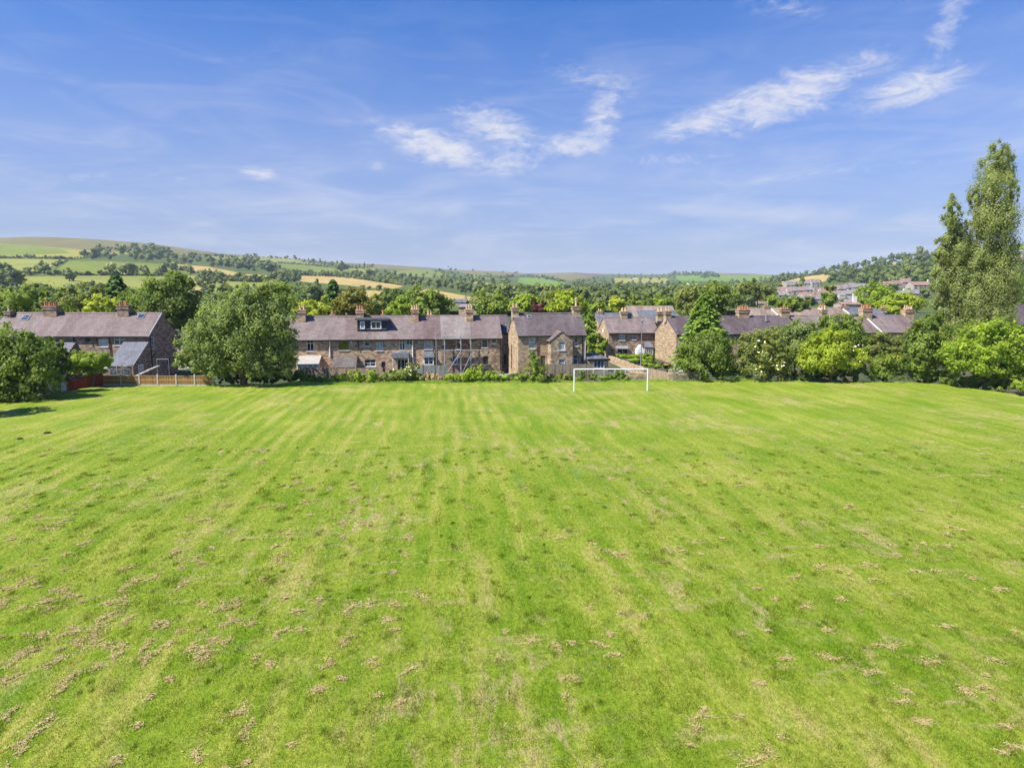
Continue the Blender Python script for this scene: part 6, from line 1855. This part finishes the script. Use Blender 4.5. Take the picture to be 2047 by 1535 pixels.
def scaffold():
    D = 86.5
    o_x = W(888, 700, D)[0]
    z = ground_at(o_x, D)
    o = thing("scaffolding", (o_x, D, z), "grey pole scaffolding against the stone terrace", "scaffolding", rz=B.th)
    at = lambda u, v: (B.at(u, v, -1.7)[0], B.at(u, v, -1.7)[1])
    # own frame: along the terrace, 1.7 m in front of its wall
    a0_ = at(888, 700)[0]
    ox, oy = B.world(a0_, -1.7)
    o.location = (ox, oy, z)
    ux = [(at(u, 700)[0] - a0_, at(u, vt)[1] - z) for u, vt in ((872, 664), (889, 662), (921.5, 663), (941.5, 659))]
    for x, t_ in ux:
        MB().tube((x, 0, 0), (x, 0, t_), .05, .05, 8).build("pole", STEEL, o)
    for x, t_ in ux[1:]:
        MB().tube((x, 1.2, 0), (x, 1.2, t_ - .6), .05, .05, 8).build("pole", STEEL, o)
        MB().tube((x + .06, -.15, 4.35), (x + .06, 1.4, 4.35), .045, .045, 6).build("transom", STEEL, o)
    for vv, ua, ub in ((677, 869, 948), (700.5, 885, 985), (673, 884, 930)):
        x0, x1, zz = at(ua, vv)[0] - a0_, at(ub, vv)[0] - a0_, at(905, vv)[1] - z
        MB().tube((x0, -.09, zz), (x1, -.09, zz), .045, .045, 8).build("ledger", STEEL, o)
    x0, x1, zz = at(869, 677)[0] - a0_, at(948, 677)[0] - a0_, at(905, 678.5)[1] - z
    for k in range(3):
        MB().box(x0, x1 - k * .3, .1 + k * .3, .34 + k * .3, zz, zz + .05).build("board", WOOD_T, o)
    MB().tube((ux[1][0], -.16, .3), (ux[2][0], -.16, 3.4), .04, .04, 6).tube((ux[2][0], -.16, .2), (ux[3][0], -.16, 3.0), .04, .04, 6).build("brace", STEEL, o)
scaffold()


def gate():
    D = 75.4
    x0, x1 = W(1349, 700, D)[0], W(1398, 700, D)[0]
    o = thing("field_gate", (x0, D, ground_at(x0, D - 2)), "wooden five bar field gate on stout posts beside the spruce shrubs", "gate")
    L = x1 - x0
    for x in (0, L * .58, L):
        MB().box(x - .08, x + .08, -.08, .08, -.3, 1.3).build("post", WOOD_G, o)
    m = MB()
    for k in range(5):
        m.box(.1, L * .58 - .1, -.03, .02, .16 + k * .22, .25 + k * .22)
    m.box(.12, .2, -.055, -.033, .1, 1.15).box(L * .29 - .04, L * .29 + .04, -.055, -.033, .1, 1.15)
    m.build("gate_leaf", WOOD_T, o)
    m = MB()
    for k in range(4):
        m.box(L * .58 + .1, L - .1, -.03, .02, .2 + k * .26, .3 + k * .26)
    m.build("rail", WOOD_G, o)
gate()


def lamp():
    D = 97
    x, _, _ = W(1282, 700, D)
    z = ground_at(x, D)
    o = thing("street_lamp", (x, D, z), "tall grey street lamp with a small round head before the cottages", "street lamp")
    zt = W(1282, 640, D)[2] - z
    MB().tube((0, 0, 0), (0, 0, 1.4), .10, .10, 10).tube((0, 0, 1.4), (0, 0, zt - .3), .065, .045, 10).build("column", LEAD, o)
    m = MB().tube((0, -.05, zt - .32), (0, -.25, zt - .05), .06, .20, 12).tube((0, -.25, zt - .05), (0, -.3, zt + .02), .20, .14, 12)
    m.build("lamp_head", LEAD, o)
lamp()


def car(label, u, v, D, rz, paint, s=1.0):
    x, y, _ = W(u, v, D)
    z = ground_at(x, y)
    o = thing("parked_car", (x, y, z), label, "car", rz=R(rz))
    side = [(-2.1, .35), (2.05, .35), (2.1, .72), (1.95, .86), (1.05, .98), (.45, 1.43), (-1.0, 1.46), (-1.75, 1.05), (-2.1, .95)]
    b_ = MB().prism([(a * s, c * s) for a, c in side], "y", -.84 * s, .84 * s)
    b_.build("body", paint, o, bevel=.07)
    gs = [(.92, 1.0), (.40, 1.36), (-.92, 1.38), (-1.55, 1.04)]
    MB().prism([(a * s, c * s) for a, c in gs], "y", -.855 * s, .855 * s).build("side_windows", GLASS, o)
    MB().slab((1.03 * s, -.7 * s, 1.0 * s), (1.03 * s, .7 * s, 1.0 * s), (.50 * s, .62 * s, 1.41 * s), (.50 * s, -.62 * s, 1.41 * s), -.03).build("windscreen", GLASS, o)
    for wx in (-1.3, 1.3):
        for wy in (-.76, .76):
            w = MB().tube((wx * s, (wy - .11) * s, .33 * s), (wx * s, (wy + .11) * s, .33 * s), .33 * s, .33 * s, 18).build("wheel", BLACK, o)
            q = .115 if wy > 0 else -.115
            MB().tube((wx * s, wy * s, .33 * s), (wx * s, (wy + q) * s, .33 * s), .2 * s, .19 * s, 14).build("rim", STEEL, w)
    for wy in (-.6, .6):
        MB().box(2.02 * s, 2.12 * s, (wy - .17) * s, (wy + .17) * s, .66 * s, .8 * s).build("headlight", GLASSP, o)


def car_paint(name, col):
    m, t, p = new_mat(name)
    t.put(p.inputs["Base Color"], t.mix(t.ramp(t.noise(t.pos(), 1.5, 3), .4, .7), col, tuple(c * 1.15 + .004 for c in col)))
    p.inputs["Roughness"].default_value = .3
    p.inputs["Coat Weight"].default_value = .5
    return m


car("dark grey parked car standing crosswise behind the mesh fence and goal", 1226, 745, 79.5, 176, car_paint("dark_grey_paint", (.05, .048, .06)), 1.05)
car("white parked car mostly hidden between the gate and the tan gable end", 1362, 738, 88, 100, car_paint("white_car_paint", (.72, .72, .72)))
plant("hedge", "clipped garden hedge in front of the white porch", "hedge", 99.5, [(1244, 712, 14, 6, 0, .7), (1262, 713, 14, 7, 0, .7), (1280, 714, 14, 8, 0, .7), (1296, 715, 12, 9, 0, .7), (1270, 719, 20, 5, -1, .6), (1290, 722, 16, 6, -1, .6)], L_BRIGHT, 5200, .2, part="foliage", core=.85)
plant("hedge", "lower strip of hedge on top of the sloping garden wall", "hedge", 88, [(1300, 730, 14, 5, 0, .6), (1315, 733, 12, 5, 0, .6), (1290, 728, 8, 4, 0, .6)], L_BRIGHT, 2000, .18, part="foliage", core=.85)
plant("copper_shrub", "dark brown leaved shrub at the foot of the tan gable end", "shrub", 86, [(1330, 728, 9, 8), (1338, 735, 8, 6)], L_COPPER, 1500, .17, part="foliage")
plant("brushwood_heap", "heap of cut brown brushwood below the grey green fence", "heap", 75.4, [(845, 755, 18, 7), (865, 756, 20, 7), (880, 755, 12, 8), (830, 758, 10, 5)], L_TWIG, 3600, .2, part="branches", depth=.8, stretch=2.2, core=.55)


def garden_table():
    x, y, _ = W(1196, 735, 79.5)
    z = ground_at(x, y)
    o = thing("garden_table", (x, y, z), "white round garden table beside the dark car", "table")
    MB().tube((0, 0, .7), (0, 0, .76), .55, .55, 18).build("tabletop", WHITE, o)
    MB().tube((0, 0, 0), (0, 0, .7), .05, .05, 8).tube((0, 0, 0), (0, 0, .05), .3, .05, 12).build("pedestal", WHITE, o)
garden_table()


def molehill(label, u, v, r_):
    x, y, _ = G(u, v)
    rr = np.random.default_rng(int(u))
    iv, f = ico()
    V_ = iv * (1 + rr.uniform(-.18, .18, (len(iv), 1))) * np.array([r_, r_ * .8, r_ * .45])
    V_[:, 2] = np.maximum(V_[:, 2], -.03)
    o = link_mesh("molehill", np_mesh("molehill", V_, f, 3), plain("dark_soil", (.035, .026, .018), .95, .3, 9))
    o.location = (x, y, ground_at(x, y) + .01)
    tag(o, label, "molehill")
molehill("dark little molehill of bare soil on the shaded side of the field", 95, 868, .26)
molehill("faint flattened molehill near the darker one", 40, 879, .22)

# ------------------------------------------------------------------ air
HAZE_TOP = float(max((o.matrix_world @ Vector(c)).z for o in COL.objects if o.name.startswith("hills") for c in o.bound_box)) + 18
if HAZE > 0:
    hb = MB().box(-3600, 3600, -45, 4700, -12, HAZE_TOP).build("haze", None)
    mh = bpy.data.materials.new("haze_air"); mh.use_nodes = True
    nt = mh.node_tree; nt.nodes.clear()
    out = nt.nodes.new("ShaderNodeOutputMaterial"); pv = nt.nodes.new("ShaderNodeVolumePrincipled")
    pv.inputs["Color"].default_value = (0.72, 0.82, 1.0, 1); pv.inputs["Density"].default_value = HAZE; pv.inputs["Anisotropy"].default_value = 0.0
    nt.links.new(pv.outputs[0], out.inputs["Volume"])
    hb.data.materials.append(mh)
    tag(hb, kind="stuff")
scene.cycles.use_denoising = True
scene.cycles.max_bounces = 6
scene.cycles.diffuse_bounces = 4
scene.cycles.transparent_max_bounces = 4
scene.cycles.volume_bounces = 0
